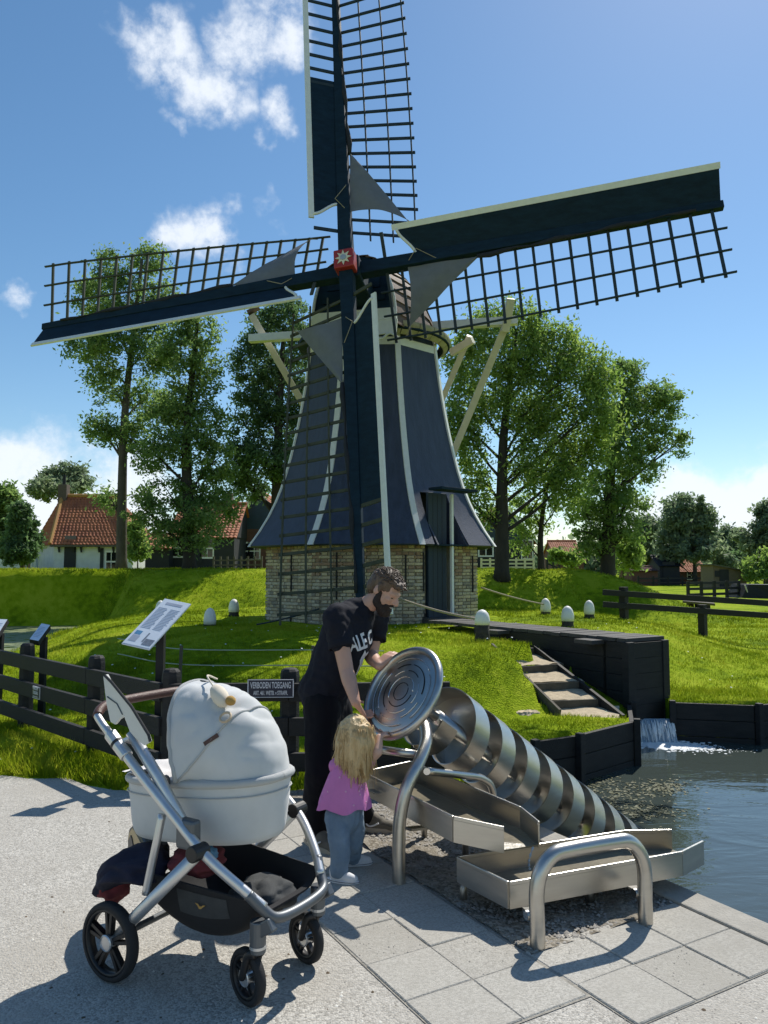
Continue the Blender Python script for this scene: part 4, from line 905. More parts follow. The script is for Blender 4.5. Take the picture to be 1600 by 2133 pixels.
def wet(Tr, rim, h, sc):
    c = sum(rim, Vector()) / len(rim); MB().add([(c + (p - c) * sc) + Vector((0, 0, -h)) for p in rim], [tuple(range(len(rim)))]).build('trough_water', 'water', Tr)
for p, q in (((1010, 1830), (1010, 1885)),):
    pass
for Tr, u, v in ((tl_, 965, 1878), (tl_, 1230, 1880), (tu_, 884, 1745), (tu_, 970, 1790), (tu_, 1060, 1800)):
    g = G(u, v); zt = .1 if Tr is tl_ else .30
    MB().tube([g + Vector((0, 0, -.02)), g + Vector((0, 0, zt * .6)), g + Vector((.02, .02, zt))], .018, 10).build('leg', 'steel_dark', Tr, smooth=True)
MB().beam(P(850, 1727, 4.1), P(905, 1722, 4.25), .05, .012, (0, 0, 1)).build('bracket', 'steel_dark', tu_)
o = MB().tube(spline([P(1111, 1764, 3.80), P(1104, 1785, 3.78), P(1102, 1800, 3.78), P(1104, 1812, 3.78)], 5), [.004 + .003 * math.sin(i * 1.9) for i in range(16)], 6).build('water_trickle', 'fall', smooth=True); props(o, 'thin trickle of water falling from the upper trough', 'water')
# bent tube handrail in front
U1, U2 = G(1120, 1977), G(1345, 1926); ud = (U2 - U1); UH = .385
up_ = [U1 + Vector((0, 0, -.05)), U1 + Vector((0, 0, .12)), U1 + Vector((0, 0, .24)), U1 + ud * .045 + Vector((0, 0, .32)), U1 + ud * .15 + Vector((0, 0, UH - .01)), U1 + ud * .3 + Vector((0, 0, UH))]
up_ += [U1 + ud * .7 + Vector((0, 0, UH))] + [U2 - ud * .15 + Vector((0, 0, UH - .01)), U2 - ud * .045 + Vector((0, 0, .32)), U2 + Vector((0, 0, .24)), U2 + Vector((0, 0, .12)), U2 + Vector((0, 0, -.05))]
hr = thing('tube_frame', 'bent steel tube hoop standing in front of the lower trough', 'play equipment', tuple((U1 + U2) / 2))
MB().tube(spline(up_, 8), .033, 20).build('hoop', 'steel', hr, smooth=True)
for q, uu in ((U1, 1), (U2, -1)):
    MB().beam(q + Vector((0, .02, .13)), q + Vector((-.02, .11, .12)), .05, .012, (0, 0, 1)).build('bracket', 'steel_dark', hr); MB().lathe([(.02, 0), (.02, .012)], 14, q + Vector((-.035, .02, .13)), (-1, -.4, 0)).build('bolt', 'steel_bright', hr)
# ------------------------------------------------------------------ the stroller (x forward, y to its left, z up)
PO = Vector((-.900, 3.403, 0)); prz = math.atan2(-.519, .855)
st = thing('baby_stroller', 'light grey baby stroller with a rounded hood and black wheels', 'stroller', tuple(PO), prz, local=True)
V = Vector
def bas(s, a, z, off=0):                                   # bassinet outline
    cx = .185; hx, hy = .390 - off, .19 - off * .8; n = 2.6
    c, q = math.cos(a), math.sin(a); x = hx * math.copysign(abs(c) ** (2 / n), c); y = hy * math.copysign(abs(q) ** (2 / n), q)
    f = .006 * noise.noise(V((x * 9, y * 9, z * 14))) * (1 if z < .73 else 0)
    return V((cx + x * (1 + f * 2), y * (1 + f * 4), z + .045 * (x / .42)))
rows = [(.50, .055), (.505, .03), (.53, .018), (.565, .012), (.60, .008), (.64, .004), (.68, .0), (.71, -.002), (.735, -.004)]
mb = MB(); n = 48
vs = [bas(0, 2 * math.pi * k / n, z, o_) for z, o_ in rows for k in range(n)]
mb.add(vs, [(i * n + k, i * n + (k + 1) % n, (i + 1) * n + (k + 1) % n, (i + 1) * n + k) for i in range(len(rows) - 1) for k in range(n)] + [tuple(range(n))])
bs = mb.build('bassinet', 'fabric_grey', st, smooth=True)
MB().tube([bas(0, 2 * math.pi * k / 48, .742, -.004) for k in range(49)], .016, 10, cap=False).build('rim_piping', 'fabric_grey2', bs, smooth=True)
MB().add([bas(0, 2 * math.pi * k / 40, .728, .02) for k in range(40)], [tuple(range(40))]).build('apron', 'fabric_grey', bs)
MB().grid(lambda u, v: V((-.17 + .30 * u, -.15 + .30 * v, .735 + .03 * math.sin(u * 3) + .025 * noise.noise(V((u * 4, v * 4, 1))))), 14, 14).build('blanket', 'fabric_white', bs, smooth=True)
zp = [bas(0, 2 * math.pi * k / 48, .69, -.006) for k in range(49)]; MB().tube(zp, .0028, 6, cap=False).build('zip', 'fabric_grey2', bs, smooth=True)
# hood: a fabric dome over the front half
HC = V((.150, 0, .745)); HX, HY, HZ = .415, .20, .36
def hood(u, v, o_=0.0):                                   # u: 0 opening .. 1 front rim ; v: 0..1 across right to left
    a = u * math.pi / 2 * 1.02; b_ = (v - .5) * math.pi
    # fan of bows hinged near the rim
    prof = abs(math.cos(b_)) ** .80; side = math.copysign(abs(math.sin(b_)) ** .85, b_)
    ca, sa = math.cos(a), max(0, math.sin(a))
    x = HC.x - .05 * (1 - u) * prof + (HX + o_) * sa ** 1.0 * (prof ** .8) + .07 * (1 - prof)
    zz = (HZ + o_) * prof * (ca ** .95 if ca > 0 else 0)
    y = (HY + o_ + .012 * (1 - u)) * side * (1 - .12 * (sa ** 6))
    p = V((x, y, HC.z + .03 * (x / .5) + zz - .0))
    f = .004 * math.sin(u * 16 + 2 * noise.noise(p * 5)) * prof * (1 - u) ** .3 + .030 * (abs(noise.noise(V((p.x * 7 + 3, p.y * 5, p.z * 8)))) - .2) * (1 - u * .6) + .014 * (abs(noise.noise(V((p.x * 17, p.y * 9 + 5, p.z * 13)))) - .2)
    return p + V((f * .5, 0, f))
hd = MB().grid(hood, 64, 72).build('hood', 'fabric_grey', st, smooth=True, solid=.012)
for uu in (.50,):
    MB().tube([hood(uu, v / 40, .008) for v in range(41)], .005 if uu == .50 else .0022, 8).build('hood_seam', 'fabric_grey2', hd, smooth=True)
MB().tube([hood(.0, v / 40, .004) for v in range(41)], .010, 8).build('hood_edge', 'fabric_grey2', hd, smooth=True)
MB().tube([hood(.97, v / 40, .01) for v in range(41)], .010, 8).build('hood_hem', 'fabric_grey2', hd, smooth=True)
q = hood(.47, .16, .012); q2 = hood(.52, .23, .012); MB().beam(q, q2, .016, .004, (0, -1, 0)).build('fabric_tag', 'leather', hd)
q = hood(.06, .50, .012); q2 = hood(.10, .66, .012); MB().beam(q, q2, .05, .012, (0, 0, 1)).build('hood_window', 'black_plastic', hd, bev=.006)
MB().tube([V((.17, -.215, .76)), V((.17, -.225, .76))], .022, 12).build('hood_joint', 'alu_dark', hd)
# frame
def both(name, fn, mat, par=st, **k):
    for s_ in (-1, 1): fn(s_).build(name, mat, par, **k)
both('handle_tube', lambda s: MB().tube(spline([V((-.04, .295 * s, .905)), V((.10, .295 * s, .80)), V((.30, .29 * s, .655)), V((.46, .28 * s, .535)), V((.58, .225 * s, .43)), V((.645, .175 * s, .36))], 6), .019, 14), 'alu', smooth=True)
both('rear_leg', lambda s: MB().tube([V((.43, .29 * s, .555)), V((.10, .305 * s, .245)), V((.02, .305 * s, .165))], .024, 14), 'alu', smooth=True)
both('pivot', lambda s: MB().tube([V((.43, .262 * s, .555)), V((.43, .335 * s, .555))], .030, 18), 'black_plastic', bev=.004)
both('link_bar', lambda s: MB().tube(spline([V((.225, .285 * s, .655)), V((.215, .30 * s, .56)), V((.185, .30 * s, .45)), V((.16, .30 * s, .35))], 5), .016, 12), 'alu', smooth=True)
both('handle_sleeve', lambda s: MB().tube([V((-.075, .295 * s, .93)), V((.03, .295 * s, .852))], .026, 16), 'alu', bev=.004)
both('sleeve_band', lambda s: MB().tube([V((-.035, .295 * s, .90)), V((-.025, .295 * s, .893))], .0275, 16), 'black_plastic')
both('seat_tube', lambda s: MB().tube([V((.395, .262 * s, .54)), V((.174, .262 * s, .782)), V((.013, .262 * s, .937))], .023, 14), 'alu', smooth=True)
both('frame_joint', lambda s: MB().box(V((.35, .27 * s, .60)), (.09, .05, .11)), 'alu_dark', bev=.012)
hb = [V((-.05, -.295, .91)), V((-.13, -.295, .97)), V((-.165, -.285, 1.0)), V((-.19, -.22, 1.025)), V((-.195, -.1, 1.03)), V((-.195, .1, 1.03)), V((-.19, .22, 1.025)), V((-.165, .285, 1.0)), V((-.13, .295, .97)), V((-.05, .295, .91))]
hs = spline(hb, 8)
hbar = MB().tube(hs, .016, 12).build('handlebar', 'alu', st, smooth=True)
MB().tube(hs[14:-14], .020, 14).build('leather_grip', 'leather', hbar, smooth=True)
fr2 = spline([V((.60, -.215, .412)), V((.645, -.18, .355)), V((.68, -.14, .32)), V((.69, 0, .312)), V((.68, .14, .32)), V((.645, .18, .355)), V((.60, .215, .412))], 8)
MB().tube(fr2, .020, 14).build('front_bow', 'alu_dark', st, smooth=True)
MB().tube([V((0, -.30, .15)), V((0, .30, .15))], .014, 12).build('rear_axle', 'alu_dark', st)
def wheel(name, c, R, wd, ax_, spokes, lab):
    wroot = MB()
    prof = [(R - .022, -wd / 2), (R - .006, -wd / 2 * .9), (R, -wd / 4), (R, wd / 4), (R - .006, wd / 2 * .9), (R - .022, wd / 2)]
    o = wroot.lathe(prof, 40, c, ax_, (0, 0, 1), close=True).build(name, 'rubber', st, smooth=True)
    MB().lathe([(R - .034, -wd * .4), (R - .021, -wd * .45), (R - .021, wd * .45), (R - .034, wd * .4)], 40, c, ax_, (0, 0, 1), close=True).build('rim', 'black_plastic', o, smooth=True)
    az_ = V(ax_).normalized(); x_, y_, _ = frame_of(az_, (0, 0, 1))
    for i in range(spokes):
        a = 2 * math.pi * i / spokes + .3
        for dd in (-.13, .13):
            MB().beam(c + (x_ * math.cos(a + dd * 2) + y_ * math.sin(a + dd * 2)) * .022, c + (x_ * math.cos(a + dd) + y_ * math.sin(a + dd)) * (R - .028), R * .09, wd * .5, tuple(az_)).build('spoke', 'black_plastic', o)
    MB().lathe([(.032, -wd * .5), (.028, -wd * .58), (.028, wd * .58), (.032, wd * .5)], 20, c, ax_, (0, 0, 1)).build('hub', 'alu', o)
    return o
for s_ in (-1, 1): wheel('rear_wheel', V((0, .33 * s_, .147)), .147, .045, (0, 1, 0), 5, '')
for s_ in (-1, 1):
    yaw = R_(-14); axw = V((math.sin(-yaw), math.cos(yaw), 0)); fwd = V((math.cos(yaw), math.sin(yaw), 0)); c = V((.572, .178 * s_, .10))
    wheel('front_wheel', c, .10, .036, axw, 5, '')
    k = V((.625, .185 * s_, .0)); fk = MB()
    fork = MB().tube([k + V((0, 0, .20)), k + V((0, 0, .315))], .030, 18).build('fork', 'alu_dark', st, bev=.005)
    MB().tube([k + V((0, 0, .218)), k + V((0, 0, .228))], .0315, 18).build('fork_ring', 'alu', fork)
    MB().beam(V((.69, .18 * s_, .315)), k + V((0, 0, .275)), .035, .05).build('fork_arm', 'alu_dark', fork, bev=.006)
    for e in (-1, 1): MB().tube(spline([k + V((0, 0, .20)) + axw * .012 * e, c + V((.03, 0, .09)) + axw * .026 * e, c + V((.01, 0, .03)) + axw * .027 * e, c + axw * .027 * e], 5), [.018 - .0004 * i for i in range(16)], 10).build('fork_leg', 'black_plastic', fork, smooth=True)
# basket
def bask(u, v):
    x = .02 + .60 * u; b_ = (v - .5) * 2; w_ = .245 - .05 * u; dip = .17 * math.sin(math.pi * min(1, u * 1.05)) ** .6
    top = .40 - .02 * u; prof = 1 - abs(b_) ** 3.5
    return V((x, w_ * math.copysign(min(1, abs(b_) ** .6), b_), top - (top - .165 - (.17 - dip) * .9) * prof))
bk = MB().grid(bask, 24, 28).build('basket', 'fabric_black', st, smooth=True, solid=.008)
MB().grid(lambda u, v: bask(.38 + .40 * u, .018 + .085 * v) + V((0, -.006, 0)), 10, 6).build('mesh_pocket', 'mesh_grey', bk, smooth=True)
wc = bask(.58, .05) + V((0, -.016, 0)); wx, wz = V((1, .08, 0)), V((0, .1, 1))
MB().prism([wc + wx * x_ * .55 + wz * z_ * .55 for x_, z_ in ((-.045, .012), (-.02, .010), (-.004, -.006), (.0, .0), (.006, -.006), (.022, .008), (.045, .010), (.026, -.004), (.010, -.018), (-.006, -.020), (-.022, -.002))], V((0, -.002, 0))).build('wing_emblem', 'mustard', bk)
MB().grid(lambda u, v: bask(.0 + .02 * u, v) + V((-.01, 0, .02 * u)), 2, 20).build('basket_back', 'fabric_black', bk, smooth=True)
# flat white tray clipped to the near-side seat tube
PH, PLf = V((.855, -.519, 0)), V((.519, .855, 0))
def prp(u, v, y):                                        # a point of the stroller's lengthwise plane y
    r = ray(120 + u * .375, 1380 + v * .375); c_ = V((0, 0, EYE)) - PO; k = (y - c_.dot(PLf)) / r.dot(PLf); q = c_ + r * k; return V((q.dot(PH), y, q.z))
tray = MB().prism([prp(u, v, -.285) for u, v in ((252, 75), (268, 66), (285, 100), (400, 240), (500, 400), (512, 440), (480, 462), (430, 420), (400, 385), (368, 300), (340, 318), (318, 346), (292, 330), (270, 230))], V((0, .014, 0))).build('clip_tray', 'tray', st, bev=.003)
MB().tube([prp(u, v, -.286) for u, v in ((262, 72), (300, 110), (410, 245), (505, 400), (515, 440))], .006, 8).build('tray_edge', 'black_plastic', tray)
MB().tube([prp(u, v, -.287) for u, v in ((275, 190), (330, 230), (360, 290))], .0025, 6).build('tray_line', 'alu_dark', tray)
MB().tube([V((-.03, -.29, .895)), V((.05, -.262, .935))], .010, 10).build('tray_arm', 'alu', tray)
# things in and on the stroller
def world_of(p): return Matrix.Translation(PO) @ Matrix.Rotation(prz, 4, 'Z') @ V(p)
def cloth_blob(name, label, c, sz, mat, seed, cat, drop=0):
    bm = bmesh.new(); bmesh.ops.create_icosphere(bm, subdivisions=4, radius=1); Rz = Matrix.Rotation(prz, 3, 'Z'); cw = world_of(c)
    for v in bm.verts:
        p = v.co.copy(); n1 = noise.noise(p * 1.6 + V((seed, 0, 0))); n2 = noise.noise(p * 3.7 + V((0, seed, 0)))
        p *= 1 + .30 * n1 + .16 * n2; q = V((p.x * sz[0], p.y * sz[1], p.z * sz[2])); q.z -= drop * max(0, -q.x) ** 1.4 / (sz[0] ** .4 + 1e-6)
        v.co = Rz @ q
    me = bpy.data.meshes.new(name); bm.to_mesh(me); bm.free(); me.shade_smooth(); o = link(name, me, mat, None, cw); props(o, label, cat); return o
cloth_blob('jacket', 'navy jacket draped over the back of the stroller basket', (-.03, -.20, .40), (.17, .13, .065), 'navy_cloth', 3.1, 'jacket', .9)
cloth_blob('jacket', 'wine red garment hanging below the navy jacket', (-.13, -.20, .30), (.055, .08, .07), 'red_cloth', 7.7, 'jacket')
cloth_blob('jacket', 'wine red bundle stuffed in the middle of the basket', (.20, -.08, .415), (.12, .10, .05), 'red_cloth', 1.4, 'jacket')
cloth_blob('blanket', 'grey folded blanket lying at the front of the basket', (.47, .03, .30), (.12, .13, .06), 'mesh_grey', 5.2, 'blanket')
cloth_blob('cloth', 'small blue cloth tucked behind the stroller pivot', (.27, -.08, .455), (.035, .04, .03), 'sign_blue', 9.2, 'cloth')
bg = thing('bag', 'tan and black bag with rounded corners behind the stroller basket', 'bag', tuple(PO + V((-.25, .12, .3))), prz)
def bagp(l, y): return [world_of(prp(u, v, y)) for u, v in l]
byd = Matrix.Rotation(prz, 3, 'Z') @ V((0, 1, 0))
MB().prism(bagp(((235, 1120), (222, 1010), (250, 945), (325, 912), (380, 905), (620, 990), (620, 1120)), .02), byd * .10).build('bag_body', 'black_plastic', bg, bev=.012)
MB().prism(bagp(((258, 1110), (250, 1010), (272, 968), (335, 930), (380, 935), (605, 1005), (608, 1090), (420, 1090)), .016), byd * .006).build('bag_panel', 'tan', bg)
MB().prism(bagp(((274, 1095), (272, 1010), (318, 972), (345, 985), (410, 1060), (380, 1095)), .011), byd * .005).build('bag_flap', 'black_plastic', bg)
# duck toy clipped on the hood
dk = world_of(hood(.30, .40, .032)); tdk = thing('toy_duck', 'cream plush duck toy with a wooden ring clipped onto the stroller hood', 'toy', tuple(dk)); Rz = Matrix.Rotation(prz, 3, 'Z')
dx, dn = (V(world_of(hood(.42, .36, .03))) - dk).normalized(), V((-.2, -.6, .7)).normalized()
MB().lathe([(.004, -.062), (.022, -.05), (.032, -.02), (.033, .01), (.027, .04), (.012, .058), (.003, .062)], 18, dk + dx * .02, dx).build('body', 'cream', tdk, smooth=True)
MB().lathe([(.004, -.02), (.017, -.012), (.020, 0), (.016, .014), (.004, .022)], 14, dk + dx * .088 + V((.015, 0, .022)), (dx + V((.4, 0, .4)))).build('beak', 'mustard', tdk, smooth=True)
rc = dk + dx * .115 + V((-.012, -.02, -.022)); r1 = dx; r2 = dn.cross(dx)
MB().tube([rc + (r1 * math.cos(a) + r2 * math.sin(a)) * .022 for a in [2 * math.pi * i / 24 for i in range(25)]], .005, 8, tuple(dn), False).build('ring', 'wood_ring', tdk, smooth=True)
MB().tube(spline([world_of(hood(.08, .58, .02)), world_of(hood(.12, .48, .035)), dk - dx * .04], 6), .004, 6).build('strap', 'cream', tdk, smooth=True)
# ------------------------------------------------------------------ people
def sphere_cap(mb, p0, p1, r0, r1, n=14, k=5):
    p0, p1 = V(p0), V(p1); d = p1 - p0; L = d.length; prof = []
    for i in range(k + 1): a = math.pi / 2 * (1 - i / k); prof.append((max(1e-4, r0 * math.cos(a)), -r0 * math.sin(a)))
    for i in range(k + 1): a = math.pi / 2 * i / k; prof.append((max(1e-4, r1 * math.cos(a)), L + r1 * math.sin(a)))
    mb.lathe(prof, n, p0, d if L > 1e-6 else (0, 0, 1))
def ellip(mb, c, rad, X=(1, 0, 0), Z=(0, 0, 1), n=18, k=12):
    Z = V(Z).normalized(); X = V(X); X = (X - Z * X.dot(Z)).normalized(); Y = Z.cross(X); c = V(c); vs = []
    for i in range(k + 1):
        t_ = math.pi * i / k; rr_ = max(.02, math.sin(t_))
        for j in range(n):
            a = 2 * math.pi * j / n; vs.append(c + X * rad[0] * rr_ * math.cos(a) + Y * rad[1] * rr_ * math.sin(a) - Z * rad[2] * math.cos(t_))
    fs = [(i * n + j, i * n + (j + 1) % n, (i + 1) * n + (j + 1) % n, (i + 1) * n + j) for i in range(k) for j in range(n)] + [tuple(range(n - 1, -1, -1)), tuple(k * n + j for j in range(n))]
    mb.add(vs, fs)
def melt(name, mb, mat, parent, voxel=.008, it=6, wr=0.0, ws=18.0, cut=None):
    """Fuse overlapping solids into one continuous skin."""
    o0 = org(parent); me = bpy.data.meshes.new(name); me.from_pydata([tuple(p - o0) for p in mb.v], [], mb.f); me.update()
    bm = bmesh.new(); bm.from_mesh(me); bmesh.ops.recalc_face_normals(bm, faces=bm.faces); bm.to_mesh(me); bm.free()
    o = bpy.data.objects.new(name, me); COL.objects.link(o)
    md = o.modifiers.new('r', 'REMESH'); md.mode = 'VOXEL'; md.voxel_size = voxel; md.use_smooth_shade = True
    md = o.modifiers.new('s', 'SMOOTH'); md.factor = .5; md.iterations = it
    dg = bpy.context.evaluated_depsgraph_get(); dg.update(); m2 = bpy.data.meshes.new_from_object(o.evaluated_get(dg)); bpy.data.objects.remove(o)
    m2.name = name
    if wr:
        nr = [v.normal.copy() for v in m2.vertices]
        for v, nn in zip(m2.vertices, nr):
            p = v.co * ws; v.co += nn * wr * (noise.noise(V((p.x, p.y, p.z * .45))) + .5 * noise.noise(p * 2.1))
    if cut:
        bm = bmesh.new(); bm.from_mesh(m2)
        for co, no in cut:
            g = list(bm.verts) + list(bm.edges) + list(bm.faces); bmesh.ops.bisect_plane(bm, geom=g, plane_co=V(co) - o0, plane_no=V(no), clear_outer=True)
        bm.to_mesh(m2); bm.free()
    m2.materials.clear(); m2.shade_smooth(); return link(name, m2, mat, parent)
def hand(mb, wrist, palm_dir, palm_n, curl, s=1.0, thumb=1):
    """Palm and five bent fingers added to a body."""
    d = V(palm_dir).normalized(); n = V(palm_n); n = (n - d * n.dot(d)).normalized(); sd = d.cross(n) * thumb; wrist = V(wrist)
    k = wrist + d * .085 * s
    for j in range(4): sphere_cap(mb, wrist + sd * (.018 - .010 * j) * s, k + sd * (.033 - .022 * j) * s, .019 * s, .013 * s, 8, 3)
    for j, ln in enumerate((.070, .078, .072, .056)):
        p = k + sd * (.033 - .022 * j) * s; a = 0; dd = d
        for m_, f in enumerate((.45, .32, .25)):
            a += curl * (.7 if m_ == 0 else 1); dd = d * math.cos(a) + n * math.sin(a); q = p + dd * ln * f * s; sphere_cap(mb, p, q, .0092 * s, .0084 * s, 8, 3); p = q
    p = wrist + d * .022 * s + sd * .022 * s; q = p + (d * .6 + sd * .65 + n * .35).normalized() * .042 * s; sphere_cap(mb, p, q, .0125 * s, .011 * s, 8, 3)
    sphere_cap(mb, q, q + (d * .85 + sd * .15 + n * .5).normalized() * .034 * s, .0105 * s, .009 * s, 8, 3)
def on_disc(u, v, lift=0.0):
    r = ray(u, v); o = V((0, 0, EYE)); k = (D0 - o).dot(w) / r.dot(w); return o + r * k - w * lift
def build_man():
    fR, fL = G(662, 1768), G(772, 1737)
    T_ = thing('person', 'bearded man in a black printed T-shirt bending over the steel wheel', 'person', tuple((fR + fL) / 2))
    pel = P(676, 1448, 4.68); bel = P(690, 1405, 4.66); ch_ = P(722, 1325, 4.64); upc = P(742, 1285, 4.66); nk = P(762, 1262, 4.64); hd_ = P(802, 1230, 4.60)
    hR, hL = P(672, 1470, 4.60), P(694, 1470, 4.76); kR, kL = P(667, 1610, 4.50), P(712, 1600, 4.70); aR, aL = P(656, 1735, 4.56), P(757, 1708, 4.84)
    shR, shL = P(700, 1288, 4.50), P(786, 1288, 4.80); elR, elL = P(722, 1398, 4.42), P(772, 1366, 4.72); wrR, wrL = P(741, 1463, 4.30), P(790, 1387, 4.52)
    b = MB()
    sphere_cap(b, pel, bel, .125, .12); sphere_cap(b, bel, ch_, .12, .135); sphere_cap(b, ch_, upc, .135, .10); sphere_cap(b, upc, nk, .085, .056); sphere_cap(b, nk, hd_ - V((0, 0, .02)), .055, .055)
    sphere_cap(b, upc, shR, .08, .062); sphere_cap(b, upc, shL, .08, .062)
    for s_, e_, w_ in ((shR, elR, wrR), (shL, elL, wrL)): sphere_cap(b, s_, e_, .055, .043); sphere_cap(b, e_, e_.lerp(w_, .3), .043, .044); sphere_cap(b, e_.lerp(w_, .3), w_, .044, .028)
    for h_, k_, a_, f_ in ((hR, kR, aR, fR), (hL, kL, aL, fL)):
        sphere_cap(b, h_, k_, .088, .058); sphere_cap(b, k_, k_.lerp(a_, .35), .056, .056); sphere_cap(b, k_.lerp(a_, .35), a_, .056, .036)
    tR = on_disc(770, 1500, .03); tL = on_disc(812, 1372, .02)
    hand(b, wrR, tR - wrR, w, .5, 1.0, -1); hand(b, wrL, tL - wrL, V((.1, .2, -1)), .35, 1.0, 1)
    # head
    fd = V((.70, -.46, -.52)).normalized(); hu = V((.42, -.14, .88)); hu = (hu - fd * hu.dot(fd)).normalized(); hs_ = fd.cross(hu)
    def H(f, s_, u_): return hd_ + fd * f + hs_ * s_ + hu * u_
    ellip(b, H(-.012, 0, .030), (.098, .076, .086), fd, hu); ellip(b, H(.022, 0, -.030), (.072, .062, .085), fd, hu); ellip(b, H(.048, 0, -.078), (.036, .042, .030), fd, hu)
    ellip(b, H(.072, 0, .018), (.026, .056, .020), fd, hu)
    sphere_cap(b, H(.086, 0, .012), H(.112, 0, -.026), .011, .016, 10, 4)
    for s_ in (-1, 1):
        ellip(b, H(.066, .036 * s_, -.02), (.024, .022, .018), fd, hu); ellip(b, H(-.008, .078 * s_, -.008), (.022, .010, .032), fd, hu); ellip(b, H(.100, .012 * s_, -.032), (.010, .008, .008), fd, hu)
    ellip(b, H(.086, 0, -.062), (.012, .026, .010), fd, hu)
    melt('body', b, 'skin', T_, .0065, 5)
    hm = T_
    e = MB()
    for s_ in (-1, 1): ellip(e, H(.082, .030 * s_, -.004), (.006, .014, .003), fd, hu, 10, 6)
    e.build('eyes', 'eye', hm, smooth=True)
    m_ = MB(); ellip(m_, H(.0945, .0, -.0600), (.005, .018, .004), fd, hu, 12, 8); m_.build('teeth', 'teeth', hm, smooth=True)
    be = MB()
    for s_ in (-1, 1):
        sphere_cap(be, H(.010, .064 * s_, -.012), H(.020, .060 * s_, -.070), .016, .024); sphere_cap(be, H(.020, .058 * s_, -.070), H(.066, .030 * s_, -.105), .025, .026); sphere_cap(be, H(.094, .004 * s_, -.049), H(.078, .034 * s_, -.062), .009, .012)
        sphere_cap(be, H(.074, .038 * s_, -.062), H(.06, .034 * s_, -.09), .013, .02)
    sphere_cap(be, H(.070, -.02, -.108), H(.070, .02, -.108), .030, .030); sphere_cap(be, H(.093, -.014, -.082), H(.093, .014, -.082), .012, .012)
    melt('beard', be, 'beard', hm, .006, 4, .004, 60)
    ha = MB(); ellip(ha, H(-.022, 0, .042), (.103, .084, .088), fd, hu); ellip(ha, H(-.06, 0, .0), (.060, .076, .075), fd, hu)
    rr2 = random.Random(11)
    for s_ in (-1, 1): sphere_cap(ha, H(.0, .076 * s_, .03), H(.006, .074 * s_, -.008), .018, .010)
    for i in range(60):
        a = rr2.uniform(-1.2, 1.2); f = rr2.uniform(-.05, .085); y_ = .066 * math.sin(a) * (1 - max(0, f) * 3); zt = .105 + .016 * math.cos(a) - .5 * max(0, f) ** 1.25 - .012 * abs(a)
        p = H(f, y_, zt - .008); q = p + (fd * .030 + hu * rr2.uniform(-.004, .014) + hs_ * rr2.gauss(0, .010)); sphere_cap(ha, p, q, rr2.uniform(.008, .013), .004, 7, 3)
    melt('hair', ha, 'hair_brown', hm, .006, 2, .004, 70, cut=None)
    lo = MB()
    for i in range(220):
        a = rr2.uniform(-1.4, 1.4); f = rr2.uniform(-.09, .08); rad_ = .9 + .04 * rr2.random(); x_ = (f + .022) / .103; c_ = math.sqrt(max(.05, 1 - x_ * x_)); p = H(f, .086 * c_ * math.sin(a) * 1.0, .042 + .092 * c_ * math.cos(a))
        q = p + (fd * .026 + hu * rr2.uniform(-.006, .010) + hs_ * rr2.gauss(0, .008)); lo.tube([p - fd * .004, p.lerp(q, .5) + hu * .004, q], [.0022, .002, .0008], 4)
    lo.build('hair_strands', 'hair_brown', T_, smooth=True)['kind'] = 'stuff'
    # clothes
    sh = MB()
    sphere_cap(sh, P(672, 1440, 4.68), bel, .150, .145); sphere_cap(sh, bel, ch_, .145, .158); sphere_cap(sh, ch_, upc, .158, .118); sphere_cap(sh, upc, nk - (nk - upc) * .35, .105, .075)
    sphere_cap(sh, upc, shR, .098, .080); sphere_cap(sh, upc, shL, .098, .078); sphere_cap(sh, shR, shR.lerp(elR, .42), .082, .076); sphere_cap(sh, shL, shL.lerp(elL, .40), .080, .074)
    sphere_cap(sh, P(716, 1405, 4.60), P(738, 1345, 4.56), .07, .09)
    shirt = melt('shirt', sh, 'shirt_black', T_, .009, 5, .014, 13)
    for s_, e_ in ((shR, elR), (shL, elL)):
        d_ = (e_ - s_).normalized(); c_ = s_.lerp(e_, .52); MB().lathe([(.066, -.10), (.074, -.02), (.079, .012), (.074, .013), (.060, -.10)], 20, c_, d_, close=True).build('sleeve', 'shirt_black', T_, smooth=True)
    tr_ = MB()
    sphere_cap(tr_, pel, P(676, 1480, 4.68), .135, .13)
    for h_, k_, a_ in ((hR, kR, aR), (hL, kL, aL)):
        sphere_cap(tr_, h_, k_, .112, .092); sphere_cap(tr_, k_, a_ + V((0, 0, .03)), .092, .072)
    melt('trousers', tr_, 'trousers', T_, .009, 5, .008, 12)
    for f_, a_, tv in ((fR, aR, V((.55, -.6, 0))), (fL, aL, V((.9, -.25, 0)))):
        tv = tv.normalized(); sv = V((-tv.y, tv.x, 0)); hl = V((a_.x, a_.y, 0)) - tv * .03
        s2 = MB(); sphere_cap(s2, hl + V((0, 0, .055)), hl + V((0, 0, .10)), .042, .045); sphere_cap(s2, hl + V((0, 0, .048)), hl + tv * .12 + V((0, 0, .048)), .040, .044); sphere_cap(s2, hl + tv * .12 + V((0, 0, .045)), hl + tv * .20 + V((0, 0, .038)), .043, .034)
        sphere_cap(s2, hl + tv * .05 + V((0, 0, .10)), hl + tv * .13 + V((0, 0, .062)), .035, .034)
        shoe = melt('shoe', s2, 'shoe_grey', T_, .006, 4)
        out = [hl + tv * (.085 + .155 * math.cos(t_)) + sv * (.046 if math.cos(t_) > 0 else .040) * math.sin(t_) for t_ in [2 * math.pi * i / 28 for i in range(28)]]
        MB().prism([p + V((0, 0, .004)) for p in out], V((0, 0, .030))).build('sole', 'shoe_sole', shoe, bev=.004)
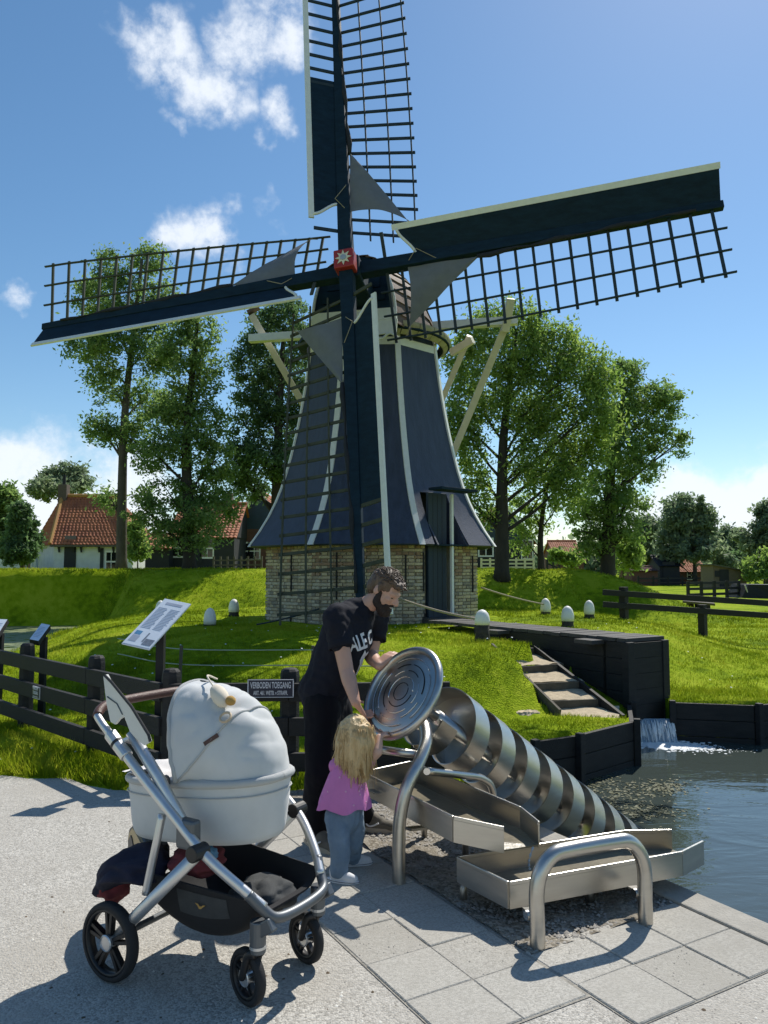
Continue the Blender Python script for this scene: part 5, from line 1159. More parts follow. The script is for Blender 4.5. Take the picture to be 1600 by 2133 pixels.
        for sg_ in (-1, 1):
            st2 = spline([hl + tv * (.02 + .03 * i) + sv * sg_ * (.046 + (.001 if i < 3 else 0)) + V((0, 0, .055 + .012 * math.sin(i * 2.0))) for i in range(5)], 4); MB().tube(st2, .005, 6).build('side_stripe', 'shoe_white', shoe)
        for i in range(4):
            q = hl + tv * (.065 + .022 * i) + V((0, 0, .128 - .018 * i)); MB().tube([q - sv * .024, q + V((0, 0, .006)), q + sv * .024], .0035, 6).build('lace', 'shoe_sole', shoe)
    # chest print laid onto the shirt
    dg = bpy.context.evaluated_depsgraph_get(); dg.update(); bvh = BVHTree.FromPolygons([v.co.copy() for v in shirt.data.vertices], [tuple(p.vertices) for p in shirt.data.polygons]); o0 = org(T_)
    def lay(name, me, c, ex, ey, dirn):
        bm = bmesh.new(); bm.from_mesh(me); bmesh.ops.triangulate(bm, faces=bm.faces); bmesh.ops.subdivide_edges(bm, edges=[e for e in bm.edges if e.calc_length() > .008], cuts=2, use_grid_fill=True)
        for v in bm.verts:
            p = c + ex * v.co.x + ey * v.co.y - dirn * .6 - o0; h = bvh.ray_cast(p, dirn)
            v.co = (h[0] - dirn * .006) if h[0] is not None else p + dirn * .6
        bm.to_mesh(me); bm.free(); me.materials.clear(); link(name, me, 'print_white', shirt)
    dirn = V((-.5, .82, .1)).normalized()
    ex = V((.82, .5, .18)).normalized(); ex = (ex - dirn * ex.dot(dirn)).normalized(); ey = ex.cross(-dirn) * -1
    if ey.z < 0: ey = -ey
    cc = P(760, 1345, 4.5)
    me = text_mesh('ALE C', .115, .62, 0, .004); lay('shirt_print', me, cc + ey * .02, ex, ey, dirn)
    me = bpy.data.meshes.new('p'); pts_ = [(-.06, -.20), (-.04, -.12), (-.045, -.09), (-.02, -.06), (.0, -.03), (.015, -.06), (.05, -.055), (.07, -.085), (.04, -.09), (.03, -.13), (.0, -.15), (-.03, -.21)]
    me.from_pydata([(x_ * .8, y_ * .9, 0) for x_, y_ in pts_], [], [tuple(range(len(pts_)))]); lay('shirt_print', me, cc, ex, ey, dirn)
build_man()
def build_girl():
    fA, fB = G(712, 1838), G(738, 1803); T_ = thing('person', 'small blonde child in a pink top and jeans reaching up to the wheel', 'person', tuple((fA + fB) / 2))
    Y0 = 4.12; hip = P(718, 1690, Y0); che = P(722, 1615, Y0); nk = P(735, 1578, Y0 + .01); hc = P(742, 1530, Y0 + .02)
    hA, hB = P(703, 1700, Y0 - .03), P(732, 1697, Y0 + .05); kA, kB = P(708, 1762, Y0 - .06), P(736, 1750, Y0 + .08); aA, aB = P(706, 1818, 4.06), P(734, 1790, 4.28)
    sA, sB = P(702, 1596, Y0 + .02), P(756, 1594, Y0 + .02); eA, eB = P(735, 1575, Y0 + .12), P(786, 1566, Y0 - .02); wA, wB = P(780, 1545, Y0 + .14), P(790, 1536, Y0 + .03)
    b = MB(); sphere_cap(b, hip, che, .075, .072); sphere_cap(b, che, nk, .06, .034); sphere_cap(b, nk, hc, .033, .04); ellip(b, hc, (.078, .072, .092), (.6, .6, 0), (0, 0, 1))
    sphere_cap(b, che, sA, .05, .035); sphere_cap(b, che, sB, .05, .035)
    for s_, e_, w_ in ((sA, eA, wA), (sB, eB, wB)): sphere_cap(b, s_, e_, .034, .028); sphere_cap(b, e_, w_, .029, .020)
    for h_, k_, a_ in ((hA, kA, aA), (hB, kB, aB)): sphere_cap(b, h_, k_, .055, .042); sphere_cap(b, k_, a_, .040, .028)
    fd = V((.62, .72, .1)).normalized(); sphere_cap(b, hc + fd * .075 + V((0, 0, -.01)), hc + fd * .088 + V((0, 0, -.02)), .010, .012, 8, 3)
    for s_ in (-1, 1):
        sv = V((fd.y, -fd.x, 0)); ellip(b, hc + sv * .072 * s_ + V((0, 0, -.012)), (.012, .008, .018), fd, (0, 0, 1), 10, 8)
    hand(b, wA, on_disc(793, 1526, .01) - wA, w, .6, .6, 1); hand(b, wB, on_disc(812, 1520, .01) - wB, w, .6, .6, -1)
    melt('body', b, 'skin_child', T_, .006, 4)
    # hair: cap and long loose strands down the back
    ha = MB(); ellip(ha, hc + V((-.008, -.008, .012)), (.088, .084, .098), fd, (0, 0, 1))
    rr2 = random.Random(21); back = -fd
    for i in range(150):
        a = rr2.uniform(-1.9, 1.9); dirh = (back * math.cos(a) + V((fd.y, -fd.x, 0)) * math.sin(a)); r = .084
        p = hc + dirh * r * .9 + V((0, 0, rr2.uniform(.0, .06))); ln = rr2.uniform(.15, .225) * (1 - .18 * abs(a) / 1.9)
        q1 = p + dirh * .022 + V((0, 0, -ln * .45)); q2 = hc + dirh * (.074 + rr2.uniform(-.02, .02)) + V((rr2.gauss(0, .012), rr2.gauss(0, .012), -ln - .03))
        sphere_cap(ha, p, q1, .014, .013, 6, 2); sphere_cap(ha, q1, q2, .013, .004, 6, 2)
    melt('hair', ha, 'hair_blonde', T_, .0055, 2, .006, 34)
    lo = MB()
    for i in range(260):
        a = rr2.uniform(-2.0, 2.0); dirh = (back * math.cos(a) + V((fd.y, -fd.x, 0)) * math.sin(a)); p = hc + dirh * .094 + V((0, 0, rr2.uniform(-.03, .055))); ln = rr2.uniform(.12, .26)
        lo.tube(spline([p, p + dirh * .012 + V((rr2.gauss(0, .006), 0, -ln * .5)), p + dirh * rr2.uniform(-.012, .02) + V((rr2.gauss(0, .014), rr2.gauss(0, .01), -ln))], 4), [.0026 * (1 - .09 * k) for k in range(9)], 4)
    o = lo.build('hair_strands', 'hair_blonde', T_, smooth=True); o['kind'] = 'stuff'
    tp = MB()
    for i in range(1):
        c0 = che + V((0, 0, .045)); c1 = hip + V((-.004, 0, .025)); n = 40; vs = []
        for j in range(9):
            f = j / 8; c_ = c0.lerp(c1, f); rad = (.066, .080, .090, .098, .106, .114, .122, .130, .134)[j]
            for k in range(n):
                a = 2 * math.pi * k / n; rr3 = rad * (1 + (.012 + .05 * f * f) * math.sin(a * 9 + 1.5 * f) + .03 * f * math.sin(a * 4 + 1)); vs.append(c_ + V((math.cos(a) * rr3, math.sin(a) * rr3 * .86, .010 * f * math.sin(a * 5))))
        tp.add(vs, [(j * n + k, j * n + (k + 1) % n, (j + 1) * n + (k + 1) % n, (j + 1) * n + k) for j in range(8) for k in range(n)])
    top = tp.build('top', 'pink', T_, smooth=True, solid=.006)
    sl = MB(); sphere_cap(sl, che + V((0, 0, .035)), sA, .062, .046); sphere_cap(sl, che + V((0, 0, .035)), sB, .062, .046); sphere_cap(sl, sA, sA.lerp(eA, .35), .046, .044); sphere_cap(sl, sB, sB.lerp(eB, .35), .046, .044)
    melt('shoulders', sl, 'pink', top, .008, 4, .004, 20)
    dots = MB()
    for i in range(34):
        a = rr2.uniform(0, 6.28); f = rr2.uniform(.15, .95); c_ = (che + V((0, 0, .045))).lerp(hip + V((0, 0, .025)), f); rad = .070 + .064 * f + .006
        nn_ = V((math.cos(a), math.sin(a) * .86, 0)); dots.lathe([(.0055, 0), (.004, .003)], 8, c_ + nn_ * rad, nn_)
    dots.build('print_dots', 'pink_dot', top)['kind'] = 'stuff'
    jn = MB(); sphere_cap(jn, hip + V((0, 0, .01)), hip + V((0, 0, -.03)), .088, .085)
    for h_, k_, a_ in ((hA, kA, aA), (hB, kB, aB)): sphere_cap(jn, h_, k_, .068, .056); sphere_cap(jn, k_, a_ + V((0, 0, .012)), .056, .046)
    melt('jeans', jn, 'denim', T_, .0065, 3, .007, 26)
    for f_, a_, tv in ((fA, aA, V((.8, -.25, 0))), (fB, aB, V((.8, .1, 0)))):
        tv = tv.normalized(); sv = V((-tv.y, tv.x, 0)); hl = V((a_.x, a_.y, 0)) - tv * .022
        s2 = MB(); sphere_cap(s2, hl + V((0, 0, .035)), hl + V((0, 0, .055)), .028, .03); sphere_cap(s2, hl + V((0, 0, .03)), hl + tv * .07 + V((0, 0, .028)), .027, .028); sphere_cap(s2, hl + tv * .07 + V((0, 0, .028)), hl + tv * .105 + V((0, 0, .024)), .028, .022)
        shoe = melt('shoe', s2, 'shoe_white', T_, .0055, 3)
        out = [hl + tv * (.045 + .088 * math.cos(t_)) + sv * .031 * math.sin(t_) for t_ in [2 * math.pi * i / 24 for i in range(24)]]; MB().prism([p + V((0, 0, .003)) for p in out], V((0, 0, .016))).build('sole', 'shoe_white', shoe, bev=.003)
        MB().tube([p + V((0, 0, .014)) for p in out] + [out[0] + V((0, 0, .014))], .0016, 5).build('sole_line', 'sign_navy', shoe)
build_girl()
# ------------------------------------------------------------------ houses
def pantile(name, mat, parent, a, b_, c, d, tw=.24, rows=None):
    """Wavy overlapping tiles on the roof face a-b (eaves) to d-c (ridge)."""
    a, b_, c, d = map(V, (a, b_, c, d)); nn = (b_ - a).cross(d - a).normalized(); nn = nn if nn.z > 0 else -nn; W = (b_ - a).length; Hh = ((d + c) / 2 - (a + b_) / 2).length; rows = rows or int(Hh / .27); mb = MB()
    for j in range(rows):
        v0, v1 = j / rows, (j + 1.12) / rows; A, B = a.lerp(d, v0), b_.lerp(c, v0); C, D = b_.lerp(c, min(1, v1)), a.lerp(d, min(1, v1)); n = max(1, int((B - A).length / tw))
        prof = [(0, .00), (.25, .035), (.5, .045), (.75, .02), (1, .0)]
        for i in range(n):
            j1, j2 = random.uniform(-.006, .010), random.uniform(-.006, .010); vs = []
            for f, h in prof:
                u = (i + f) / n; vs.append(A.lerp(B, u) + nn * (h + .05 + j1)); vs.append(D.lerp(C, u) + nn * (h + .015 + j2))
            mb.add(vs, [(2 * k, 2 * k + 2, 2 * k + 3, 2 * k + 1) for k in range(4)])
    o = mb.build(name, mat, parent, smooth=False); o['kind'] = 'stuff'; return o
def window(par, c, ex, w_, h_, nx, nz):
    ez = V((0, 0, 1)); n = V((ex.y, -ex.x, 0)); f = MB().beam(c - ez * h_ / 2 + n * .02, c + ez * h_ / 2 + n * .02, w_, .06, tuple(n)).build('window', 'white_paint', par)
    for i in range(nx):
        for j in range(nz):
            q = c + ex * (w_ * (.06 + .88 * (i + .5) / nx) - w_ / 2) + ez * (h_ * (.05 + .9 * (j + .5) / nz) - h_ / 2) + n * .055
            MB().beam(q - ez * h_ * .38 / nz, q + ez * h_ * .38 / nz, w_ * .74 / nx, .01, tuple(n)).build('pane', 'glass', f)
    return f
def house_white():
    Y = 52; f = lambda u, v, y=Y: P(u, v, y); t = thing('white_house', 'whitewashed house with a hipped red tile roof behind the dike', 'house', tuple(P(195, 1185, Y)))
    zt, zb = f(190, 1134).z, .9; xL, xR = f(112, 1134).x, f(277, 1134).x; D = 5.6; ez = V((0, 0, 1))
    c = [V((xL, Y, zb)), V((xR, Y, zb)), V((xR, Y + D, zb)), V((xL - 1.7, Y + D, zb))]; c[3] = V((xL - 2.9, Y + 4.0, zb))
    h = zt - zb; MB().prism(c, ez * h).build('wall', 'housewall', t)
    ov = .35; e = [V((xL - .1, Y - ov, zt - .05)), V((xR + ov, Y - ov, zt - .05)), V((xR + ov, Y + D, zt - .05)), V((xL - 2.9 - ov, Y + 4.0, zt - .05))]; r1, r2 = f(130, 1036, Y + 2.7), f(243, 1036, Y + 2.7); r2.z = r1.z
    MB().add(e + [r1, r2], [(0, 1, 5, 4), (1, 2, 5), (2, 3, 4, 5), (3, 0, 4)]).build('roof_base', 'tile', t)
    roof = pantile('roof', 'tile', t, e[0], e[1], r2, r1); pantile('roof', 'tile', t, e[3], e[0], r1, r1 + V((-.02, 0, 0)))
    pantile('roof', 'tile', t, e[1], e[2], r2, r2 + V((.02, 0, 0)))
    MB().tube([e[0] + ez * .08, r1 + ez * .12], .14, 8).build('hip_ridge', 'tile_moss', t); MB().tube([r1 + ez * .12, r2 + ez * .12], .13, 8).build('ridge', 'tile_moss', t); MB().tube([e[1] + ez * .08, r2 + ez * .12], .14, 8).build('hip_ridge', 'tile_moss', t)
    ck = f(133, 1030, Y + 2.7); chm = MB().box(ck + ez * .05, (.62, .62, 1.3)).build('chimney', 'chimney', t, bev=.02); MB().tube([ck + ez * .6, ck + ez * 1.4], .12, 10).build('chimney_pot', 'iron', chm)
    MB().beam(e[0] - ez * .06, e[1] - ez * .06, .10, .14).build('gutter', 'weathered', t)
    for u in (122, 152, 168, 205, 235): q = f(u, 1140, Y - .12); MB().prism([q + ez * .1, q - ez * .35, q + V((0, -.22, .1))], V((.12, 0, 0))).build('eaves_bracket', 'darkboard', t)
    q = f(146, 1162, Y - .02); dr = MB().box((q.x, Y - .02, q.z - .35), (.78, .1, 2.2)).build('door', 'darkboard', t); MB().box((q.x, Y - .04, q.z + .95), (.85, .1, .12)).build('door_lintel', 'white_paint', t); MB().box((q.x, Y - .03, q.z + 1.25), (.78, .08, .5)).build('window', 'glass', t)
    window(t, f(232, 1170, Y - .02), V((1, 0, 0)), .8, 1.5, 2, 2); MB().box(f(212, 1165, Y - .03), (.22, .08, 1.5)).build('shutter', 'darkboard', t)
    wg = thing('white_wall', 'low white garden building at the left edge behind the dark bush', 'wall', tuple(P(30, 1185, 50))); p0, p1 = P(-40, 1155, 50), P(75, 1150, 51); MB().prism([V((p0.x, 50, .9)), V((p1.x, 51, .9)), V((p1.x, 51.4, .9)), V((p0.x, 50.4, .9))], V((0, 0, p0.z - .9))).build('wall', 'housewall', wg); window(wg, P(55, 1172, 50.8), V((1, .1, 0)).normalized(), .7, .9, 2, 1)
house_white()
def gable_house(name, label, x0, x1, vb, ve, vr, Y, D, wallm, roofm, side=None, wins=(), chim=None, doors=()):
    f = lambda u, v, y=Y: P(u, v, y); t = thing(name, label, 'house', tuple(P((x0 + x1) / 2, 1185, Y))); zb = .6 if Y < 60 else -.2; ez = V((0, 0, 1)); zt = f(x0, ve).z; zr = f(x0, vr, Y + D / 2).z; a, b_ = f(x0, ve).x, f(x1, ve).x
    MB().prism([V((a, Y, zb)), V((b_, Y, zb)), V((b_, Y + D, zb)), V((a, Y + D, zb))], ez * (zt - zb)).build('wall', wallm, t)
    if side == 'front':                                     # gable faces the viewer
        m = (a + b_) / 2; MB().prism([V((a, Y, zt)), V((b_, Y, zt)), V((m, Y, zr))], V((0, .12, 0))).build('gable', 'bluegable', t)
        for s_, x in ((-1, a), (1, b_)):
            e0, e1_ = V((x + .25 * s_, Y - .15, zt - .2)), V((x + .25 * s_, Y + D, zt - .2)); g0, g1 = V((m, Y - .15, zr + .05)), V((m, Y + D, zr + .05)); MB().add([e0, e1_, g1, g0], [(0, 1, 2, 3)]).build('roof_base', roofm, t, solid=.06); pantile('roof', roofm, t, e0, e1_, g1, g0)
            MB().beam(e0, g0, .16, .05, (0, 1, 0)).build('verge_board', 'white_paint', t)
    else:
        e0, e1_ = V((a - .2, Y - .3, zt - .1)), V((b_ + .2, Y - .3, zt - .1)); g0, g1 = V((a - .2, Y + D / 2, zr)), V((b_ + .2, Y + D / 2, zr)); MB().add([e0, e1_, g1, g0, V((a - .2, Y + D, zt - .1)), V((b_ + .2, Y + D, zt - .1))], [(0, 1, 2, 3), (3, 2, 5, 4)]).build('roof_base', roofm, t); pantile('roof', roofm, t, e0, e1_, g1, g0)
        for x in (a, b_): MB().prism([V((x, Y, zt)), V((x, Y + D, zt)), V((x, Y + D / 2, zr))], V((.05, 0, 0))).build('gable', wallm, t)
        MB().tube([g0 + ez * .08, g1 + ez * .08], .12, 8).build('ridge', roofm, t)
    for u, v, w_, h_ in wins: window(t, f(u, v, Y - .02), V((1, 0, 0)), w_, h_, 2, 2)
    for u, v, w_, h_ in doors: MB().box(f(u, v, Y - .03), (w_, .08, h_)).build('door', 'darkboard', t)
    if chim: q = f(chim[0], chim[1], Y + D / 2); MB().box(q, (.6, .6, 1.3)).build('chimney', 'chimney', t)
    return t
gable_house('dark_cottage', 'dark boarded cottage with an orange tile roof behind the tree trunk', 355, 488, 1185, 1118, 1052, 46, 6, 'darkboard', 'tile', None, ((372, 1141, .75, 1.2), (432, 1142, .8, 1.25)), (475, 1048), ((409, 1145, .7, 1.6),))
gable_house('boarded_shed', 'low dark shed left of the orange-roofed cottage', 303, 352, 1185, 1140, 1118, 45, 3, 'darkboard', 'tile', None)
gable_house('blue_gabled_house', 'brick house with a dark blue gable left of the mill', 484, 590, 1185, 1102, 1030, 50, 7, 'housebrick', 'tile', 'front', ((506, 1148, .9, 1.2), (530, 1148, .8, 1.2)))
gable_house('dark_house', 'dark house with white window frames behind the tree right of the mill', 985, 1112, 1185, 1125, 1058, 44, 6, 'darkboard', 'tile', 'front', ((1012, 1140, .9, 1.1), (1098, 1145, .7, 1.2)))
gable_house('red_roof_house', 'far house with a bright red roof between the right-hand trunks', 1160, 1216, 1200, 1165, 1128, 85, 8, 'housebrick', 'tile', None)
gable_house('brick_cottage', 'far brick cottage with a tiled roof under the distant tree', 1412, 1470, 1215, 1190, 1150, 80, 7, 'housebrick', 'tile', None, ((1440, 1198, .9, 1.0),))
gable_house('black_barn', 'far black boarded barn beside the brick cottage', 1374, 1416, 1215, 1178, 1160, 77, 4, 'darkboard', 'darkboard', None, (), None, ((1394, 1196, 1.2, 2.4),))
gable_house('brick_shed', 'low far brick shed just right of the grassy mound', 1316, 1370, 1215, 1188, 1182, 74, 4, 'housebrick', 'housebrick', None)
gable_house('far_roof', 'flat reddish roof above the hedge at the far right', 1535, 1590, 1200, 1152, 1140, 120, 6, 'housewall', 'tile', None)
ht = thing('animal_hut', 'small wooden hut with a sloping roof in the far field', 'hut', tuple(G(1518, 1224))); hp, hq2 = G(1487, 1226), G(1556, 1226); ez = V((0, 0, 1))
dpt = V((0, 2.5, 0)); MB().prism([hp, hq2, hq2 + ez * 1.35, hp + ez * 1.9], dpt).build('wall', 'hut_wood', ht)
MB().prism([hp + V((-.3, -.3, 1.92)), hq2 + V((.2, -.3, 1.37)), hq2 + V((.2, -.3, 1.45)), hp + V((-.3, -.3, 2.0))], V((0, 3.1, 0))).build('roof', 'weathered', ht)
q = hp.lerp(hq2, .32); MB().box(q + V((0, -.02, .8)), (.75, .1, 1.5)).build('door', 'darkboard', ht); q = hp.lerp(hq2, .12); MB().box(q + V((0, -.02, 1.2)), (.4, .1, .5)).build('window', 'darkboard', ht)
def far_fence(label, u0, v0, u1, v1, zt, n, rails, mat='tar_wood', z=0.0, ph=.95):
    a, b_ = G(u0, v0, z), G(u1, v1, z); t = thing('field_fence', label, 'fence', tuple(a))
    for i in range(n + 1): p = a.lerp(b_, i / n); MB().beam(p - ez * .1, p + ez * ph, .14, .14).build('post', mat, t)
    for r in rails: MB().beam(a + ez * r, b_ + ez * r, .14, .04, (0, 1, 0)).build('rail', mat, t)
far_fence('short black rail fence in the middle of the far field', 1434, 1249, 1540, 1245, .9, 4, (.25, .55, .85))
far_fence('long low black fence in front of the far barn and cottage', 1330, 1221, 1480, 1219, .8, 5, (.3, .7))
def dike_fence(label, u0, u1, v, Y, n, rails, mat, h):
    a, b_ = P(u0, v, Y), P(u1, v, Y); a.z = gh(a.x, Y); b_.z = gh(b_.x, Y); t = thing('garden_fence', label, 'fence', tuple(a))
    for i in range(n + 1): p = a.lerp(b_, i / n); MB().beam(p - ez * .15, p + ez * h, .09, .09).build('post', mat, t)
    for r in rails: MB().beam(a + ez * r, b_ + ez * r, .08, .03, (0, 1, 0)).build('rail', mat, t)
dike_fence('weathered garden fence in front of the cottages left of the mill', 445, 545, 1180, 40, 7, (.25, .5, .75), 'weathered', .95)
dike_fence('white-railed garden fence in front of the dark house', 1003, 1112, 1180, 38, 6, (.2, .38, .56, .74), 'cream_paint', .85)
dike_fence('row of dark garden posts between the right-hand trunks', 1140, 1215, 1180, 40, 6, (.7,), 'darkboard', .9)
p = G(1458, 1268); t = thing('stone_table', 'low dark table on stubby legs in the far field', 'table', tuple(p))
MB().prism([G(1422, 1256, .28), G(1490, 1262, .28), G(1478, 1254, .28), G(1440, 1250, .28)], ez * .08).build('table_top', 'weathered', t)
for u, v in ((1438, 1268), (1455, 1268), (1472, 1269)): q = G(u, v); MB().box(q + ez * .15, (.22, .22, .32)).build('leg', 'bollard_stump', t)
bx_ = G(1575, 1246); o = thing('black_shelter', 'low black tarred shelter at the right edge of the far field', 'shelter', tuple(bx_)); a, b_ = G(1545, 1246), G(1640, 1248)
MB().prism([a, b_, b_ + ez * .75, a + V((.4, 0, .75))], V((0, 2.0, 0))).build('body', 'tar_wood', o); MB().beam(G(1560, 1246) + V((0, -.05, .02)), G(1552, 1246) + V((0, -.05, .72)), .1, .04).build('brace', 'cream_paint', o)
# ------------------------------------------------------------------ trees
def tree(label, trunk, clumps, Y, leafmat, leaf=.13, dens=1.0, bark='bark', depth=.9, name='tree', cat='tree', group=None, droop=0.0, tr_r=None, seed=1, sub_r=.38, zbase=None):
    rg = np.random.default_rng(seed); pm = Y / 1600.0
    pts = [P(u, v, Y) for u, v in trunk]; base = pts[0].copy(); base.z = gh(base.x, Y) - .1 if zbase is None else zbase; pts[0] = base
    t = thing(name, label, cat, tuple(base + V((0, 0, .1))), group=group); r0_ = tr_r or 12 * pm
    mb = MB(); sp_ = spline(pts, 5); n = len(sp_); mb.tube(sp_, [r0_ * (1.25 if i == 0 else 1) * (1 - .75 * i / (n - 1)) for i in range(n)], 10)
    cent = []
    for cu, cv, ru, rv in clumps:
        c = P(cu, cv, Y); c.y += rg.normal(0, .45) * (ru * pm) * depth; cent.append((c, ru * pm, rv * pm))
    for c, rx, rz in cent:                                   # limbs reaching into every clump
        tgt = c.z - .8 * rz; k = min(range(n), key=lambda i: abs(sp_[i].z - (tgt - .6 * abs(c.x - sp_[i].x))) + .25 * (sp_[i] - c).length); a = sp_[k]
        rad = max(.02, r0_ * (1 - .75 * k / (n - 1)) * .36); m1 = a.lerp(c, .5) + V((rg.normal(0, .12) * rx, rg.normal(0, .12) * rx, .10 * rz)); l = spline([a, m1, c + V((0, 0, .3 * rz))], 5); mb.tube(l, [rad * (1 - .85 * i / 10) for i in range(len(l))], 6)
        for j in range(4):
            s_ = l[3 + j]; e_ = c + V((rg.normal(0, .5) * rx, rg.normal(0, .5) * rx, rg.normal(0, .5) * rz)); mb.tube(spline([s_, s_.lerp(e_, .5) + V((0, 0, .1)), e_], 3), [rad * .35 * (1 - .13 * i) for i in range(7)], 4)
    mb.build('trunk', bark, t, smooth=True)
    Ls, Ts = [], []
    for c, rx, rz in cent:
        vol = rx * rx * rz; ns = int(max(8, dens * 13 * (rx * rz) / (sub_r * sub_r) * .62))
        d = rg.normal(size=(ns, 3)); d /= np.linalg.norm(d, axis=1)[:, None]; rr_ = rg.uniform(.25, 1.0, ns) ** .45 * rg.uniform(.8, 1.12, ns)
        sc = np.array([c.x, c.y, c.z]) + d * rr_[:, None] * np.array([rx, rx * depth, rz])
        sr = sub_r * rg.uniform(.45, 1.15, ns); nl = 52
        off = rg.normal(size=(ns, nl, 3)) * sr[:, None, None] * np.array([.55, .55, .42 + droop])
        if droop: off[:, :, 2] -= np.abs(rg.normal(size=(ns, nl))) * droop * sr[:, None] * 1.4
        pos = (sc[:, None, :] + off).reshape(-1, 3); tn = np.repeat(np.clip(rg.normal(.5, .22, ns), 0, 1), nl) + rg.normal(0, .12, ns * nl); Ls.append(pos); Ts.append(np.clip(tn, 0, 1))
    Pn = np.concatenate(Ls); tone = np.concatenate(Ts); N_l = len(Pn); nrm = rg.normal(size=(N_l, 3)); nrm[:, 2] += .5; nrm /= np.linalg.norm(nrm, axis=1)[:, None]
    tng = np.cross(nrm, rg.normal(size=(N_l, 3))); tng /= np.linalg.norm(tng, axis=1)[:, None] + 1e-9; bit = np.cross(nrm, tng); ls = leaf * rg.uniform(.6, 1.3, N_l)[:, None]
    A = Pn - tng * ls; B = Pn + bit * ls * .42; C = Pn + tng * ls; D = Pn - bit * ls * .42
    VV = np.stack([A, B, C, D], 1).reshape(-1, 3) - np.array(ORG[t.name]); F = np.arange(4 * N_l).reshape(-1, 4)
    npmesh('crown', VV, F, leafmat, t, tone); return t
LT = 'tall trees on the dike'
tree('tall slender poplar left of the mill behind the left sail', [(253, 1185), (254, 1050), (258, 900), (268, 780), (285, 640), (296, 540)], [(300, 535, 38, 42), (240, 575, 34, 44), (195, 625, 50, 50), (290, 640, 70, 58), (345, 640, 40, 50), (185, 715, 44, 42), (255, 720, 62, 50), (320, 730, 58, 52), (225, 800, 48, 44), (290, 815, 52, 46), (205, 885, 30, 40), (240, 920, 26, 34), (232, 1045, 28, 26), (285, 905, 34, 36)], 28, 'leafA', .082, .95, seed=3, group=LT, tr_r=.21)
tree('second tall tree left of the mill with leaves down to the cottages', [(395, 1185), (393, 1080), (388, 960), (392, 860), (405, 740), (412, 660)], [(412, 690, 44, 44), (380, 740, 52, 50), (430, 770, 40, 60), (375, 830, 56, 50), (335, 870, 40, 44), (425, 880, 48, 50), (385, 930, 62, 44), (325, 950, 48, 40), (450, 960, 44, 46), (420, 1015, 56, 40), (345, 1030, 54, 40), (300, 1065, 36, 34), (395, 1075, 60, 36), (450, 1060, 40, 44), (350, 1110, 50, 32), (425, 1115, 46, 30)], 27, 'leafA', .082, .95, seed=5, group=LT, tr_r=.24, bark='bark_dark')
tree('dark leafy tree standing right behind the mill on its left', [(577, 1185), (577, 1080), (578, 1000), (580, 900), (586, 780), (592, 680)], [(596, 655, 46, 40), (545, 690, 44, 48), (625, 720, 34, 50), (520, 760, 44, 50), (585, 780, 56, 60), (630, 830, 26, 60), (525, 850, 52, 54), (590, 890, 54, 54), (505, 930, 40, 46), (555, 960, 60, 44), (610, 970, 36, 44), (520, 1015, 40, 34), (500, 990, 30, 40)], 30, 'leafC', .085, 1.1, seed=9, group=LT, tr_r=.3, bark='bark_dark')
tree('broad willow-like tree right of the mill with drooping leaves', [(1045, 1190), (1046, 1090), (1046, 1000), (1050, 900), (1062, 800), (1075, 700)], [(1060, 655, 52, 34), (1000, 685, 48, 44), (1110, 680, 58, 46), (1170, 715, 52, 44), (960, 740, 40, 50), (1030, 745, 64, 52), (1110, 760, 66, 54), (1200, 770, 58, 50), (1250, 800, 40, 50), (980, 830, 48, 54), (1060, 840, 60, 54), (1150, 850, 66, 54), (1235, 860, 50, 54), (975, 920, 36, 48), (1110, 915, 46, 40), (1190, 930, 58, 50), (1245, 930, 34, 50), (990, 990, 36, 40), (1180, 1000, 48, 40), (965, 1040, 22, 34), (1005, 1060, 28, 34), (945, 880, 30, 40), (1090, 970, 40, 34)], 25, 'leafB', .078, 1.25, seed=12, group=LT, tr_r=.25, droop=.35, bark='bark_dark')
tree('tall tree farther right with a long limb reaching to the right', [(1265, 1190), (1268, 1100), (1270, 1020), (1282, 920), (1300, 820)], [(1290, 785, 46, 38), (1345, 830, 48, 38), (1395, 845, 34, 36), (1300, 870, 50, 46), (1365, 905, 44, 40), (1418, 925, 18, 26), (1280, 950, 52, 48), (1340, 970, 42, 40), (1255, 1030, 56, 44), (1315, 1040, 44, 40), (1225, 1080, 40, 40), (1290, 1105, 46, 36), (1240, 1135, 40, 28)], 29, 'leafA', .085, 1.1, seed=15, group=LT, tr_r=.30, bark='bark_dark')
tree('slim young tree between the two big trees on the right', [(1128, 1188), (1126, 1120), (1135, 1040), (1150, 980)], [(1120, 985, 34, 34), (1160, 985, 40, 34), (1100, 1050, 28, 40), (1175, 1045, 40, 34), (1125, 1085, 24, 30), (1090, 1120, 22, 36)], 27, 'leafB', .078, .9, seed=18, group=LT, tr_r=.13, bark='bark_dark')
tree('small sunlit bush at the foot of the right-hand trees', [(1298, 1190), (1298, 1160)], [(1290, 1140, 34, 30), (1305, 1165, 30, 24)], 31, 'leafB', .13, 1.0, seed=22, name='bush', cat='bush', tr_r=.06)
tree('rounded pale tree behind the white house', [(130, 1185), (130, 1080), (132, 1020)], [(130, 992, 42, 26), (95, 1015, 26, 22), (165, 1000, 26, 26), (130, 1025, 50, 24)], 66, 'leafD', .22, 1.0, seed=25, tr_r=.3, sub_r=.6)
tree('bushy green tree cut off by the left edge', [(5, 1185), (5, 1100)], [(10, 1040, 32, 34), (-10, 1090, 46, 44), (20, 1110, 30, 44), (0, 1150, 40, 30)], 56, 'leafA', .2, 1.1, seed=28, tr_r=.3, sub_r=.5)
